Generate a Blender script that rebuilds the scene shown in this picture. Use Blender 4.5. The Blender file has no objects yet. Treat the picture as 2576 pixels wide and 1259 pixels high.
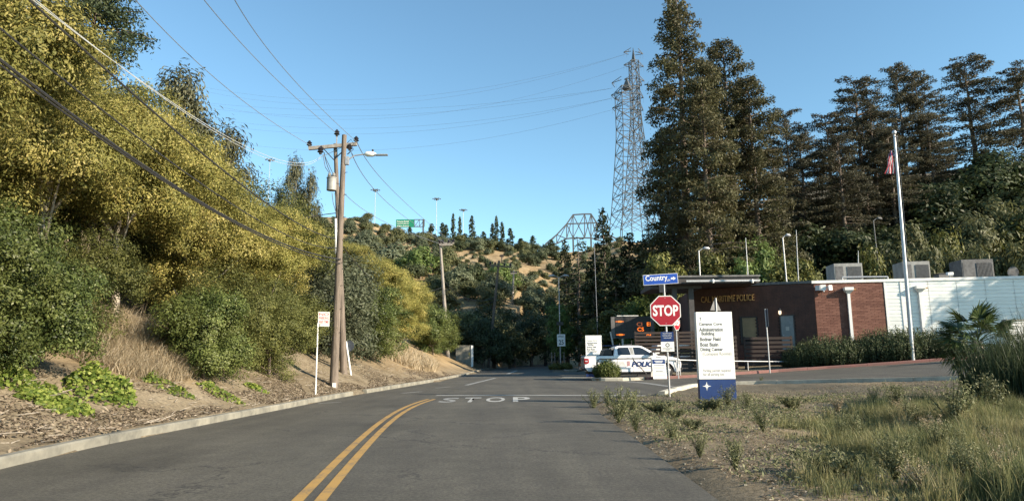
import bpy, bmesh, math, random
import numpy as np
from mathutils import Vector, Matrix

# ------------------------------------------------------------------ camera, sky, sun, exposure
SC = bpy.context.scene
COL = SC.collection
rad = math.radians
F, CX, CY = 1717.0, 1287.5, 629.5
CAMZ = 1.2
PITCH, ROLL = 8.98, -0.6
cam_data = bpy.data.cameras.new('camera')
cam = bpy.data.objects.new('camera', cam_data); COL.objects.link(cam)
cam_data.sensor_width = 36; cam_data.lens = 36 * F / 2575
cam_data.clip_start = 0.05; cam_data.clip_end = 6000
RM = Matrix.Rotation(rad(90 + PITCH), 3, 'X') @ Matrix.Rotation(rad(ROLL), 3, 'Z')
cam.matrix_world = Matrix.Translation((0, 0, CAMZ)) @ RM.to_4x4()
SC.camera = cam

SUN_A, SUN_E = 27.0, 23.0          # degrees behind the +X axis, elevation
world = bpy.data.worlds.new('World'); SC.world = world; world.use_nodes = True
wn = world.node_tree.nodes; wl = world.node_tree.links
bg = wn.get('Background') or wn.new('ShaderNodeBackground')
sky = wn.new('ShaderNodeTexSky'); sky.sky_type = 'NISHITA'; sky.sun_disc = False
sky.sun_elevation = rad(SUN_E); sky.sun_rotation = rad(90 + SUN_A)
sky.air_density = 1.0; sky.dust_density = 0.0; sky.ozone_density = 1.6; sky.altitude = 30
tint = wn.new('ShaderNodeMix'); tint.data_type = 'RGBA'; tint.blend_type = 'MULTIPLY'; tint.inputs[0].default_value = 1; tint.inputs[7].default_value = (.80, 1.0, .985, 1)
wl.new(sky.outputs[0], tint.inputs[6]); wl.new(tint.outputs[2], bg.inputs[0]); bg.inputs[1].default_value = 0.11
sun_data = bpy.data.lights.new('sun', 'SUN'); sun_data.energy = 5.0; sun_data.angle = rad(0.53)
sun_data.color = (1.0, 0.85, 0.66)
sun = bpy.data.objects.new('sun', sun_data); COL.objects.link(sun)
to_sun = Vector((math.cos(rad(SUN_A)) * math.cos(rad(SUN_E)), -math.sin(rad(SUN_A)) * math.cos(rad(SUN_E)), math.sin(rad(SUN_E))))
sun.rotation_euler = to_sun.to_track_quat('Z', 'Y').to_euler()
sun.location = (60, -40, 60)
SC.view_settings.view_transform = 'Standard'; SC.view_settings.look = 'None'
SC.view_settings.exposure = 1.1; SC.view_settings.gamma = 1
SC.view_settings.use_curve_mapping = False
SC.cycles.use_denoising = True
SC.cycles.max_bounces = 6; SC.cycles.transparent_max_bounces = 8
SC.cycles.diffuse_bounces = 3; SC.cycles.glossy_bounces = 2

rng = np.random.default_rng(7)
random.seed(7)

# ------------------------------------------------------------------ rays: photo position -> place in the world
def ray(x, y):
    return RM @ Vector(((x - CX) / F, (CY - y) / F, -1))
def W(x, y, Z):
    d = ray(x, y); t = Z / d.y
    return Vector((d.x * t, Z, CAMZ + d.z * t))
def flat(x, y, z=0.0):
    d = ray(x, y); t = (z - CAMZ) / d.z
    return d.x * t, d.y * t

# ------------------------------------------------------------------ terrain
def interp(v, xs, ys): return np.interp(v, xs, ys)
_k = [flat(*p) for p in [(0,1178),(250,1120),(500,1070),(700,1030),(860,998),(1000,975),(1100,958),(1165,944)]]
KY = np.array([-30, 3] + [p[1] for p in _k] + [76, 100, 130, 170]); KX = np.array([-4.2, -5.2] + [p[0] for p in _k] + [-3.1, -1.2, 4, 14])
def kx(Y): return interp(Y, KY, KX)
def edge(Y): return interp(Y, [-30, 5.8, 9.9, 14.8, 18, 20, 21], [1.5, 1.72, 1.8, 1.86, 2.1, 2.6, 3.0])
def hside(X): return interp(X, [6, 10, 14.3, 20, 23, 30, 45], [0, .12, .31, .66, .87, 1.15, 1.5])
def flats(x, y):
    z = 0.0
    for _ in range(30):
        X, Y = flat(x, y, z); z = .5 * z + .5 * float(hside(X))
    return X, Y
_n = [flats(*p) for p in [(1655,996),(1690,985),(1735,975),(1800,970),(1900,967),(2050,964),(2250,961),(2420,957)]]
NX = np.array([3.0] + [p[0] for p in _n] + [45]); NY = np.array([21.05] + [p[1] for p in _n] + [_n[-1][1] - 12])
def yk(X): return interp(X, NX, NY)
FX = np.array([6.95, 9.3, 14.3, 20, 25, 45]); FY = np.array([36.3, 36.7, 37.8, 37, 36, 31.5])
def yf(X): return interp(X, FX, FY)

_wr = np.random.default_rng(3)
_wd = _wr.normal(size=(14, 3)); _wd /= np.linalg.norm(_wd, axis=1)[:, None]; _wp = _wr.uniform(0, 6.28, 14)
_wf = _wr.uniform(.6, 1.7, 14)
def pn(P, s=1.0, seed=0):
    """cheap smooth pseudo noise about -1..1"""
    P = np.asarray(P, float)
    a = np.zeros(P.shape[0])
    for i in range(7):
        j = (i + seed * 3) % 14
        a += np.sin((P @ _wd[j]) * 6.28 * s * _wf[(j + seed) % 14] + _wp[j] + seed)
    return a / 3.2
def pn2(X, Y, s=1.0, seed=0):
    X = np.asarray(X, float)
    sh = X.shape
    return pn(np.stack([X.ravel(), np.asarray(Y, float).ravel(), np.full(X.size, seed * 1.7)], 1), s, seed).reshape(sh)

def H(X, Y):
    X = np.asarray(X, float); Y = np.asarray(Y, float)
    d = kx(Y) - .15 - X
    left = np.where(d > 0, .13 + np.clip(d - .45, 0, 6.5) * .46 + np.clip(d - 6.95, 0, 200) * .27, 0)
    left = np.minimum(left, 34)
    ridge = interp(X, [-140, -100, -58, -50, -40, -28, -8, 8, 24, 36, 60, 150], [52, 49, 47.5, 47, 42.5, 38.5, 37, 35, 36.5, 41.5, 42, 46])
    t = np.clip((Y - 92 - np.clip(X - 4, 0, 60) * .4) / 128, 0, 1)
    far = ridge * (t ** .95) * (1 - np.clip(Y - 225, 0, 500) / 900)
    far = far + np.where(t > .05, 1, 0) * np.clip(t * 6, 0, 1) * (pn2(X, Y, .022, 1) * 2.4 + pn2(X, Y, .05, 2) * 1.0) * np.clip(1.25 - t, .25, 1)
    right = np.clip(.38 * ((Y - 62) + .5 * (X - 30)), 0, 34) * np.clip((X - 9) / 6, 0, 1) * np.clip((X / np.maximum(Y, 1) - .27) / .12, 0, 1)
    base = np.where(X > 6, hside(X), 0)
    z = np.maximum(np.maximum(left, far), right + base)
    z = z + np.where((d > .5), np.clip(d - .5, 0, 3) / 3 * (pn2(X, Y, .35, 3) * .12 + pn2(X, Y, 1.1, 4) * .03), 0)
    # dirt beside the asphalt on the right, irregular edge
    near = (Y < yk(X) - .05) & (X > 0) & (d < 0)
    e = np.minimum(X - edge(Y), np.where(X > 3, (yk(X) - Y) * 1.0, 9))
    dirt = -.03 + np.clip(e * .22, -.05, .07) + pn2(X, Y, .9, 5) * .012 + pn2(X, Y, 3.1, 6) * .006 + np.clip(e - .4, 0, 3) * .02 * pn2(X, Y, .25, 7)
    z = np.where(near, base + dirt, z)
    # sunk below the asphalt sheets
    rr = np.where(Y < 21, -99, np.where(Y < 60, 46, interp(Y, [60, 80, 100, 130, 170], [3.4, 4.6, 8, 15, 28])))
    road = ((d < 0) & (Y < 21.5) & (X < edge(Y) - .2)) | (d < 0) & (X < rr) & (Y >= yk(X) - .05) & (Y < 150) | (near & (e < -.15))
    z = np.where(road & (right <= .01), base - .07, z)
    return z
def h1(X, Y): return float(H(np.array([X]), np.array([Y]))[0])
def G(x, y, start=3.0):
    d = ray(x, y); t = start; prev = t
    while t < 600:
        p = Vector((0, 0, CAMZ)) + d * t
        if p.z < h1(p.x, p.y):
            a, b = prev, t
            for _ in range(14):
                m = (a + b) / 2; q = Vector((0, 0, CAMZ)) + d * m
                if q.z < h1(q.x, q.y): b = m
                else: a = m
            q = Vector((0, 0, CAMZ)) + d * b
            return q
        prev = t; t *= 1.02
    return None

# ------------------------------------------------------------------ mesh helpers
def np_mesh(name, V, faces_q=None, faces_t=None, rnd=None, smooth=False):
    me = bpy.data.meshes.new(name)
    V = np.asarray(V, np.float32)
    nq = 0 if faces_q is None else len(faces_q); nt = 0 if faces_t is None else len(faces_t)
    loops = []
    if nq: loops.append(np.asarray(faces_q, np.int32).ravel())
    if nt: loops.append(np.asarray(faces_t, np.int32).ravel())
    L = np.concatenate(loops)
    me.vertices.add(len(V)); me.vertices.foreach_set('co', V.ravel())
    me.loops.add(len(L)); me.loops.foreach_set('vertex_index', L)
    me.polygons.add(nq + nt)
    starts = np.concatenate([np.arange(nq) * 4, nq * 4 + np.arange(nt) * 3]).astype(np.int32)
    me.polygons.foreach_set('loop_start', starts)
    me.update(calc_edges=True)
    if rnd is not None:
        a = me.attributes.new('rnd', 'FLOAT', 'POINT'); a.data.foreach_set('value', np.asarray(rnd, np.float32))
    if smooth: me.polygons.foreach_set('use_smooth', np.ones(nq + nt, bool))
    me.validate()
    return me
def link(name, me, m=None, parent=None, loc=None):
    o = bpy.data.objects.new(name, me); COL.objects.link(o)
    if m is not None and me is not None:
        if len(me.materials) == 0: me.materials.append(m)
    if parent is not None: o.parent = parent
    if loc is not None: o.location = loc
    return o
def tag(o, label=None, cat=None, group=None, kind=None):
    if label: o['label'] = label
    if cat: o['category'] = cat
    if group: o['group'] = group
    if kind: o['kind'] = kind
    return o
def thing(name, label, cat, loc=(0, 0, 0), rz=0, group=None, scale=None):
    o = bpy.data.objects.new(name, None); COL.objects.link(o); o.empty_display_size = .2
    o.location = loc; o.rotation_euler = (0, 0, rz)
    if scale: o.scale = scale if hasattr(scale, '__len__') else (scale,) * 3
    return tag(o, label, cat, group)
def copy_tree(o, parent=None):
    c = o.copy(); COL.objects.link(c); c.parent = parent
    for ch in list(o.children):
        copy_tree(ch, c)
    return c

class MB:
    def __init__(s): s.v = []; s.f = []
    def add(s, vs, fs):
        b = len(s.v); s.v += [tuple(v) for v in vs]; s.f += [tuple(b + i for i in f) for f in fs]; return s
    def box(s, c, size, M=None):
        hx, hy, hz = size[0] / 2, size[1] / 2, size[2] / 2
        vs = [Vector((x * hx, y * hy, z * hz)) for x in (-1, 1) for y in (-1, 1) for z in (-1, 1)]
        if M is not None: vs = [M @ v for v in vs]
        c = Vector(c)
        return s.add([c + v for v in vs], [(0,1,3,2),(4,6,7,5),(0,4,5,1),(2,3,7,6),(0,2,6,4),(1,5,7,3)])
    def span(s, a, b):
        return s.box([(a[i] + b[i]) / 2 for i in range(3)], [abs(b[i] - a[i]) for i in range(3)])
    def cyl(s, p0, p1, r0, r1=None, n=10, caps=True):
        p0 = Vector(p0); p1 = Vector(p1); r1 = r0 if r1 is None else r1
        return s.tube([p0, p1], [r0, r1], n, caps)
    def tube(s, pts, rs, n=8, caps=True):
        pts = [Vector(p) for p in pts]
        if not hasattr(rs, '__len__'): rs = [rs] * len(pts)
        b = len(s.v); up = None
        for i, p in enumerate(pts):
            d = (pts[min(i + 1, len(pts) - 1)] - pts[max(i - 1, 0)])
            if d.length < 1e-9: d = Vector((0, 0, 1))
            d.normalize()
            if up is None:
                up = Vector((0, 0, 1)) if abs(d.z) < .9 else Vector((1, 0, 0))
            u = d.cross(up); u.normalize(); w = u.cross(d); up = w
            for k in range(n):
                a = 2 * math.pi * k / n
                s.v.append(tuple(p + (u * math.cos(a) + w * math.sin(a)) * rs[i]))
        for i in range(len(pts) - 1):
            for k in range(n):
                k2 = (k + 1) % n
                s.f.append((b + i * n + k, b + i * n + k2, b + (i + 1) * n + k2, b + (i + 1) * n + k))
        if caps:
            s.f.append(tuple(b + k for k in reversed(range(n))))
            s.f.append(tuple(b + (len(pts) - 1) * n + k for k in range(n)))
        return s
    def bar(s, p0, p1, w, t=None):
        p0 = Vector(p0); p1 = Vector(p1); t = t or w; d = p1 - p0
        q = d.to_track_quat('Z', 'Y').to_matrix()
        return s.box((p0 + p1) / 2, (w, t, d.length), q)
    def prism(s, poly, y0, y1, wid=None):
        """poly in xz extruded along y"""
        n = len(poly)
        a = [(x, y0 if wid is None else -wid(x, z), z) for x, z in poly]
        b = [(x, y1 if wid is None else wid(x, z), z) for x, z in poly]
        return s.add(a + b, [tuple(range(n)), tuple(reversed(range(n, 2 * n)))] + [(i, i + n, (i + 1) % n + n, (i + 1) % n) for i in range(n)])
    def xf(s, M):
        s.v = [tuple(M @ Vector(v)) for v in s.v]; return s
    def mesh(s, name='m', smooth=False):
        me = bpy.data.meshes.new(name); me.from_pydata(s.v, [], s.f)
        bm = bmesh.new(); bm.from_mesh(me); bmesh.ops.recalc_face_normals(bm, faces=bm.faces); bm.to_mesh(me); bm.free()
        if smooth:
            me.polygons.foreach_set('use_smooth', np.ones(len(me.polygons), bool))
        me.update(); return me
    def build(s, name, m, parent=None, bevel=0, smooth=False, loc=None):
        me = s.mesh(name, smooth or bevel > 0)
        o = link(name, me, m, parent, loc)
        if bevel > 0:
            md = o.modifiers.new('bevel', 'BEVEL'); md.width = bevel; md.segments = 2; md.limit_method = 'ANGLE'; md.angle_limit = rad(35)
            md.harden_normals = True
        elif smooth:
            bm = bmesh.new(); bm.from_mesh(me)
            for e in bm.edges:
                if len(e.link_faces) == 2 and e.calc_face_angle(0) > rad(40): e.smooth = False
            bm.to_mesh(me); bm.free()
        return o

def text_mesh(body, size=1.0, extrude=.002, offset=0.0, shear=0, align='LEFT', line=1.0):
    cu = bpy.data.curves.new('text', 'FONT'); cu.body = body; cu.size = size; cu.extrude = extrude
    cu.offset = offset; cu.shear = shear; cu.align_x = align; cu.space_line = line; cu.resolution_u = 3
    o = bpy.data.objects.new('text', cu); COL.objects.link(o)
    dg = bpy.context.evaluated_depsgraph_get()
    me = bpy.data.meshes.new_from_object(o.evaluated_get(dg))
    bpy.data.objects.remove(o); bpy.data.curves.remove(cu)
    return me
def letters(name, body, m, parent, loc, width=None, height=None, extrude=.003, offset=0.0, shear=0, align='LEFT', rot=(math.pi / 2, 0, 0)):
    """upright lettering facing -Y, fitted to width and height"""
    me = text_mesh(body, 1.0, extrude, offset, shear, 'LEFT')
    n = len(me.vertices); co = np.zeros(n * 3, np.float32); me.vertices.foreach_get('co', co); co = co.reshape(-1, 3)
    mn, mx = co.min(0), co.max(0)
    sx = width / (mx[0] - mn[0]) if width else None; sy = height / (mx[1] - mn[1]) if height else None
    if sx is None: sx = sy
    if sy is None: sy = sx
    co[:, 0] = (co[:, 0] - mn[0]) * sx; co[:, 1] = (co[:, 1] - mn[1]) * sy
    if align == 'CENTER': co[:, 0] -= co[:, 0].max() / 2
    me.vertices.foreach_set('co', co.ravel()); me.update()
    o = link(name, me, m, parent, loc); o.rotation_euler = rot
    return o

# ------------------------------------------------------------------ materials
def new_mat(name):
    m = bpy.data.materials.new(name); m.use_nodes = True
    nt = m.node_tree; b = nt.nodes.get('Principled BSDF')
    return m, nt, b
def ramp(nt, stops):
    r = nt.nodes.new('ShaderNodeValToRGB'); e = r.color_ramp.elements
    while len(e) < len(stops): e.new(.5)
    for i, (p, c) in enumerate(stops):
        e[i].position = p; e[i].color = tuple(c) + (1,)
    return r
def noise(nt, scale, detail=4, rough=.6, coord='Object', vscale=None):
    tc = nt.nodes.new('ShaderNodeTexCoord'); n = nt.nodes.new('ShaderNodeTexNoise')
    n.inputs['Scale'].default_value = scale; n.inputs['Detail'].default_value = detail; n.inputs['Roughness'].default_value = rough
    if vscale is not None:
        mp = nt.nodes.new('ShaderNodeMapping'); mp.inputs['Scale'].default_value = vscale
        nt.links.new(tc.outputs[coord], mp.inputs[0]); nt.links.new(mp.outputs[0], n.inputs['Vector'])
    else: nt.links.new(tc.outputs[coord], n.inputs['Vector'])
    return n
def mix(nt, fac, a, b, mode='MIX'):
    mx = nt.nodes.new('ShaderNodeMix'); mx.data_type = 'RGBA'; mx.blend_type = mode
    for inp, v in ((mx.inputs[0], fac), (mx.inputs[6], a), (mx.inputs[7], b)):
        if hasattr(v, 'node'): nt.links.new(v, inp)
        else: inp.default_value = v if not hasattr(v, '__len__') or len(v) == 4 else tuple(v) + (1,)
    return mx.outputs[2]
def bump(nt, b, src, strength=.3, dist=.02):
    bp = nt.nodes.new('ShaderNodeBump'); bp.inputs['Strength'].default_value = strength; bp.inputs['Distance'].default_value = dist
    nt.links.new(src, bp.inputs['Height']); nt.links.new(bp.outputs[0], b.inputs['Normal'])
def pm(name, c1, c2=None, scale=8, rough=.7, metal=0, bmp=0, vscale=None, spec=.5, dist=.01, lo=.35, hi=.65):
    m, nt, b = new_mat(name)
    c2 = c2 or tuple(x * .8 for x in c1)
    n = noise(nt, scale, 5, .65, 'Object', vscale)
    r = ramp(nt, [(lo, c2), (hi, c1)]); nt.links.new(n.outputs['Fac'], r.inputs[0]); nt.links.new(r.outputs[0], b.inputs['Base Color'])
    b.inputs['Roughness'].default_value = rough; b.inputs['Metallic'].default_value = metal
    b.inputs['Specular IOR Level'].default_value = spec
    if bmp: bump(nt, b, n.outputs['Fac'], bmp, dist)
    return m
def leaf_mat(name, stops, clump=None, cscale=.5, trans=.35, rough=.55):
    m, nt, b = new_mat(name)
    at = nt.nodes.new('ShaderNodeAttribute'); at.attribute_name = 'rnd'
    r = ramp(nt, stops); nt.links.new(at.outputs['Fac'], r.inputs[0])
    col = r.outputs[0]
    if clump:
        n = noise(nt, cscale, 3, .5); mr = ramp(nt, [(.42, (0, 0, 0)), (.6, (1, 1, 1))]); nt.links.new(n.outputs['Fac'], mr.inputs[0])
        mm = nt.nodes.new('ShaderNodeMath'); mm.operation = 'MULTIPLY'; mm.inputs[1].default_value = .7
        nt.links.new(mr.outputs[0], mm.inputs[0])
        col = mix(nt, mm.outputs[0], col, clump)
    oi = nt.nodes.new('ShaderNodeObjectInfo'); hs = nt.nodes.new('ShaderNodeHueSaturation')
    mr2 = nt.nodes.new('ShaderNodeMapRange'); mr2.inputs[3].default_value = .82; mr2.inputs[4].default_value = 1.2
    nt.links.new(oi.outputs['Random'], mr2.inputs[0]); nt.links.new(mr2.outputs[0], hs.inputs['Value']); nt.links.new(col, hs.inputs['Color'])
    col = hs.outputs[0]
    nt.links.new(col, b.inputs['Base Color']); b.inputs['Roughness'].default_value = rough
    b.inputs['Specular IOR Level'].default_value = .25
    tr = nt.nodes.new('ShaderNodeBsdfTranslucent'); nt.links.new(col, tr.inputs[0])
    ms = nt.nodes.new('ShaderNodeMixShader'); ms.inputs[0].default_value = trans
    out = nt.nodes.get('Material Output')
    nt.links.new(b.outputs[0], ms.inputs[1]); nt.links.new(tr.outputs[0], ms.inputs[2]); nt.links.new(ms.outputs[0], out.inputs[0])
    return m

M = {}
M['bark'] = pm('bark', (.19, .15, .12), (.08, .06, .05), 6, .9, 0, .6, (4, 4, 1), dist=.03)
M['pale_bark'] = pm('pale_bark', (.42, .37, .30), (.2, .17, .13), 5, .9, 0, .4, (3, 3, 1), dist=.02)
M['pole_wood'] = pm('pole_wood', (.21, .17, .135), (.085, .068, .055), 3, .85, 0, .7, (7, 7, .5), dist=.02)
M['grey_wood'] = pm('grey_wood', (.36, .33, .29), (.2, .18, .16), 3, .85, 0, .5, (6, 6, .5), dist=.01)
M['dark_metal'] = pm('dark_metal', (.05, .05, .055), (.03, .03, .033), 9, .5, .4)
M['steel'] = pm('steel', (.55, .56, .57), (.42, .43, .44), 12, .42, .7)
M['galv'] = pm('galvanised', (.50, .51, .52), (.36, .37, .38), 14, .5, .5)
M['tower_steel'] = pm('tower_steel', (.085, .095, .105), (.055, .062, .07), 1, .75, .0)
M['white_paint'] = pm('white_paint', (.80, .80, .78), (.70, .70, .67), 3, .45, 0)
M['truck_white'] = pm('truck_white', (.82, .82, .82), (.78, .78, .78), 1, .22, 0, spec=.6)
M['black'] = pm('black_plastic', (.02, .02, .02), (.012, .012, .012), 20, .5)
M['rubber'] = pm('rubber', (.025, .025, .025), (.015, .015, .015), 30, .85, bmp=.2)
M['glass'] = pm('dark_glass', (.018, .022, .025), (.012, .015, .018), 2, .06, 0, spec=.9)
M['chrome'] = pm('rim_metal', (.5, .5, .5), (.35, .35, .36), 6, .3, .9)
M['red_lamp'] = pm('red_lamp', (.45, .01, .02), (.3, .005, .01), 20, .15)
M['clear_lamp'] = pm('clear_lamp', (.7, .72, .75), (.4, .42, .45), 20, .1)
M['stop_red'] = pm('stop_red', (.38, .008, .022), (.30, .007, .018), 5, .4)
M['sign_white'] = pm('sign_white', (.82, .83, .80), (.76, .77, .74), 5, .45)
M['sign_blue'] = pm('sign_blue', (.012, .075, .42), (.01, .06, .34), 5, .4)
M['navy'] = pm('navy', (.012, .04, .15), (.010, .030, .12), 4, .4)
M['ink'] = pm('ink', (.10, .11, .12), (.07, .08, .09), 5, .6)
M['grey_ink'] = pm('grey_ink', (.42, .42, .40), (.36, .36, .34), 5, .6)
M['green_sign'] = pm('green_sign', (.01, .22, .12), (.008, .18, .10), 2, .5)
M['sign_grey'] = pm('sign_grey', (.13, .15, .18), (.09, .105, .13), 9, .5, .5)
M['gold'] = pm('gold_letter', (.62, .34, .12), (.45, .25, .09), 10, .35, .4)
M['brown_wood'] = pm('brown_wood', (.045, .028, .022), (.02, .014, .012), 4, .8, 0, .4, (1, 5, 5))
M['dark_trim'] = pm('dark_trim', (.05, .045, .045), (.03, .027, .027), 5, .6)
M['grey_door'] = pm('grey_door', (.22, .24, .25), (.16, .18, .19), 4, .5)
M['cabinet'] = pm('unit_grey', (.33, .33, .31), (.20, .20, .19), 2.5, .6, .1, lo=.3)
M['unit_dark'] = pm('unit_dark', (.16, .16, .16), (.08, .08, .08), 4, .7)
M['mortar'] = pm('mortar', (.27, .15, .115), (.2, .11, .085), 12, .95)
M['siding'] = pm('white_siding', (.80, .81, .78), (.70, .71, .68), 1.2, .4, .1, vscale=(.6, .6, 3))
M['roofing'] = pm('roofing', (.22, .22, .22), (.14, .14, .14), 1.5, .9)
M['concrete'] = pm('concrete', (.30, .285, .23), (.12, .118, .10), 1.9, .9, 0, .35, lo=.3, hi=.7)
M['red_kerb'] = pm('red_kerb', (.25, .11, .095), (.17, .10, .085), 1.7, .85, 0, .3, lo=.3, hi=.7)
M['cloth_red'] = pm('flag_red', (.34, .03, .05), (.26, .02, .04), 5, .8)
M['cloth_white'] = pm('flag_white', (.6, .58, .6), (.5, .5, .52), 5, .8)
M['cloth_blue'] = pm('flag_blue', (.03, .04, .15), (.02, .03, .1), 5, .8)
M['wire'] = pm('wire_black', (.035, .035, .035), (.02, .02, .02), 20, .6)
M['wire_white'] = pm('wire_white', (.5, .52, .52), (.4, .42, .42), 20, .5)
M['wire_grey'] = pm('wire_grey', (.22, .25, .28), (.15, .17, .2), 20, .6)
M['ins'] = pm('insulator', (.035, .03, .035), (.02, .018, .02), 20, .25)
def emis(name, c, s):
    m, nt, b = new_mat(name); b.inputs['Base Color'].default_value = (.02, .01, .005, 1)
    b.inputs['Emission Color'].default_value = tuple(c) + (1,); b.inputs['Emission Strength'].default_value = s
    return m
M['led'] = emis('led_amber', (1, .20, .02), .8)
M['led_dim'] = emis('led_amber_dim', (1, .3, .12), .18)
M['lamp_glow'] = emis('lamp_glow', (1, .8, .55), .8)

def brick_mat():
    m, nt, b = new_mat('brick')
    oi = nt.nodes.new('ShaderNodeAttribute'); oi.attribute_name = 'rnd'
    n = noise(nt, 1.1, 5, .7); n2 = noise(nt, 40, 3)
    r = ramp(nt, [(0, (.135, .058, .042)), (.5, (.165, .073, .052)), (1, (.20, .094, .068))]); nt.links.new(oi.outputs['Fac'], r.inputs[0])
    r2 = ramp(nt, [(.35, (.75, .72, .7)), (.65, (1.15, 1.15, 1.15))]); nt.links.new(n.outputs['Fac'], r2.inputs[0])
    c = mix(nt, 1.0, r.outputs[0], r2.outputs[0], 'MULTIPLY')
    nt.links.new(c, b.inputs['Base Color']); b.inputs['Roughness'].default_value = .9; bump(nt, b, n2.outputs['Fac'], .4, .004)
    return m
M['brick'] = brick_mat()
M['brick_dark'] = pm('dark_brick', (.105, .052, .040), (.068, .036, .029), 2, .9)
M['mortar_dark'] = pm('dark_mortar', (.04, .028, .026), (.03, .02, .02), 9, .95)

def asphalt():
    m, nt, b = new_mat('asphalt')
    big = noise(nt, .35, 4, .6); mid = noise(nt, 3.0, 5, .7); fine = noise(nt, 90, 3, .7)
    streak = noise(nt, 1.0, 5, .6, 'Object', (1.6, .10, 1))
    r = ramp(nt, [(.3, (.070, .067, .056)), (.7, (.105, .100, .083))]); nt.links.new(big.outputs['Fac'], r.inputs[0])
    r2 = ramp(nt, [(.3, (.84, .84, .84)), (.7, (1.14, 1.14, 1.14))]); nt.links.new(mid.outputs['Fac'], r2.inputs[0])
    r3 = ramp(nt, [(.3, (.62, .62, .62)), (.72, (1.42, 1.4, 1.36))]); nt.links.new(fine.outputs['Fac'], r3.inputs[0])
    r4 = ramp(nt, [(.35, (.82, .82, .84)), (.62, (1.1, 1.1, 1.08))]); nt.links.new(streak.outputs['Fac'], r4.inputs[0])
    c = mix(nt, 1.0, r.outputs[0], r2.outputs[0], 'MULTIPLY'); c = mix(nt, 1.0, c, r3.outputs[0], 'MULTIPLY'); c = mix(nt, .8, c, r4.outputs[0], 'MULTIPLY'); sp = noise(nt, 26, 4, .8); r5 = ramp(nt, [(.36, (.62, .62, .63)), (.64, (1.40, 1.38, 1.34))]); nt.links.new(sp.outputs['Fac'], r5.inputs[0]); c = mix(nt, 1.0, c, r5.outputs[0], 'MULTIPLY')
    oil = noise(nt, .9, 3, .5, 'Object', (.55, .22, 1)); r6 = ramp(nt, [(.56, (1, 1, 1)), (.70, (.70, .70, .70))]); nt.links.new(oil.outputs['Fac'], r6.inputs[0]); c = mix(nt, 1.0, c, r6.outputs[0], 'MULTIPLY')
    # cracks
    tc = nt.nodes.new('ShaderNodeTexCoord'); vo = nt.nodes.new('ShaderNodeTexVoronoi'); vo.feature = 'DISTANCE_TO_EDGE'; vo.inputs['Scale'].default_value = .28
    nz = noise(nt, 1.3, 4, .7); mp = nt.nodes.new('ShaderNodeVectorMath'); mp.operation = 'MULTIPLY_ADD'; mp.inputs[1].default_value = (1.6, 1.6, 0)
    nt.links.new(nz.outputs['Color'], mp.inputs[0]); nt.links.new(tc.outputs['Object'], mp.inputs[2]); nt.links.new(mp.outputs[0], vo.inputs['Vector'])
    cr = ramp(nt, [(0, (1, 1, 1)), (.008, (0, 0, 0))]); nt.links.new(vo.outputs['Distance'], cr.inputs[0])
    gate = ramp(nt, [(.44, (0, 0, 0)), (.52, (.8, .8, .8))]); nt.links.new(big.outputs['Fac'], gate.inputs[0])
    k = mix(nt, 1.0, cr.outputs[0], gate.outputs[0], 'MULTIPLY')
    c = mix(nt, k, c, (.022, .022, .022))
    nt.links.new(c, b.inputs['Base Color']); b.inputs['Roughness'].default_value = .82; b.inputs['Specular IOR Level'].default_value = .35
    bump(nt, b, fine.outputs['Fac'], .5, .006)
    return m
M['asphalt'] = asphalt()
def paint(name, c, wear=.5):
    m, nt, b = new_mat(name)
    n = noise(nt, 28, 5, .75); n2 = noise(nt, 2.5, 4, .6)
    r = ramp(nt, [(wear - .14, (.10, .10, .09)), (wear + .02, c)]);
    mx = nt.nodes.new('ShaderNodeMath'); mx.operation = 'MULTIPLY_ADD'; mx.inputs[1].default_value = .55
    ad = nt.nodes.new('ShaderNodeMath'); ad.operation = 'MULTIPLY'; ad.inputs[1].default_value = .45
    nt.links.new(n2.outputs['Fac'], ad.inputs[0]); nt.links.new(n.outputs['Fac'], mx.inputs[0]); nt.links.new(ad.outputs[0], mx.inputs[2])
    nt.links.new(mx.outputs[0], r.inputs[0]); nt.links.new(r.outputs[0], b.inputs['Base Color']); b.inputs['Roughness'].default_value = .7
    return m
M['yellow_line'] = paint('yellow_line', (.42, .25, .065), .485)
M['white_line'] = paint('white_line', (.40, .40, .37), .46)
M['worn_line'] = paint('worn_line', (.30, .30, .28), .5)
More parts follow.
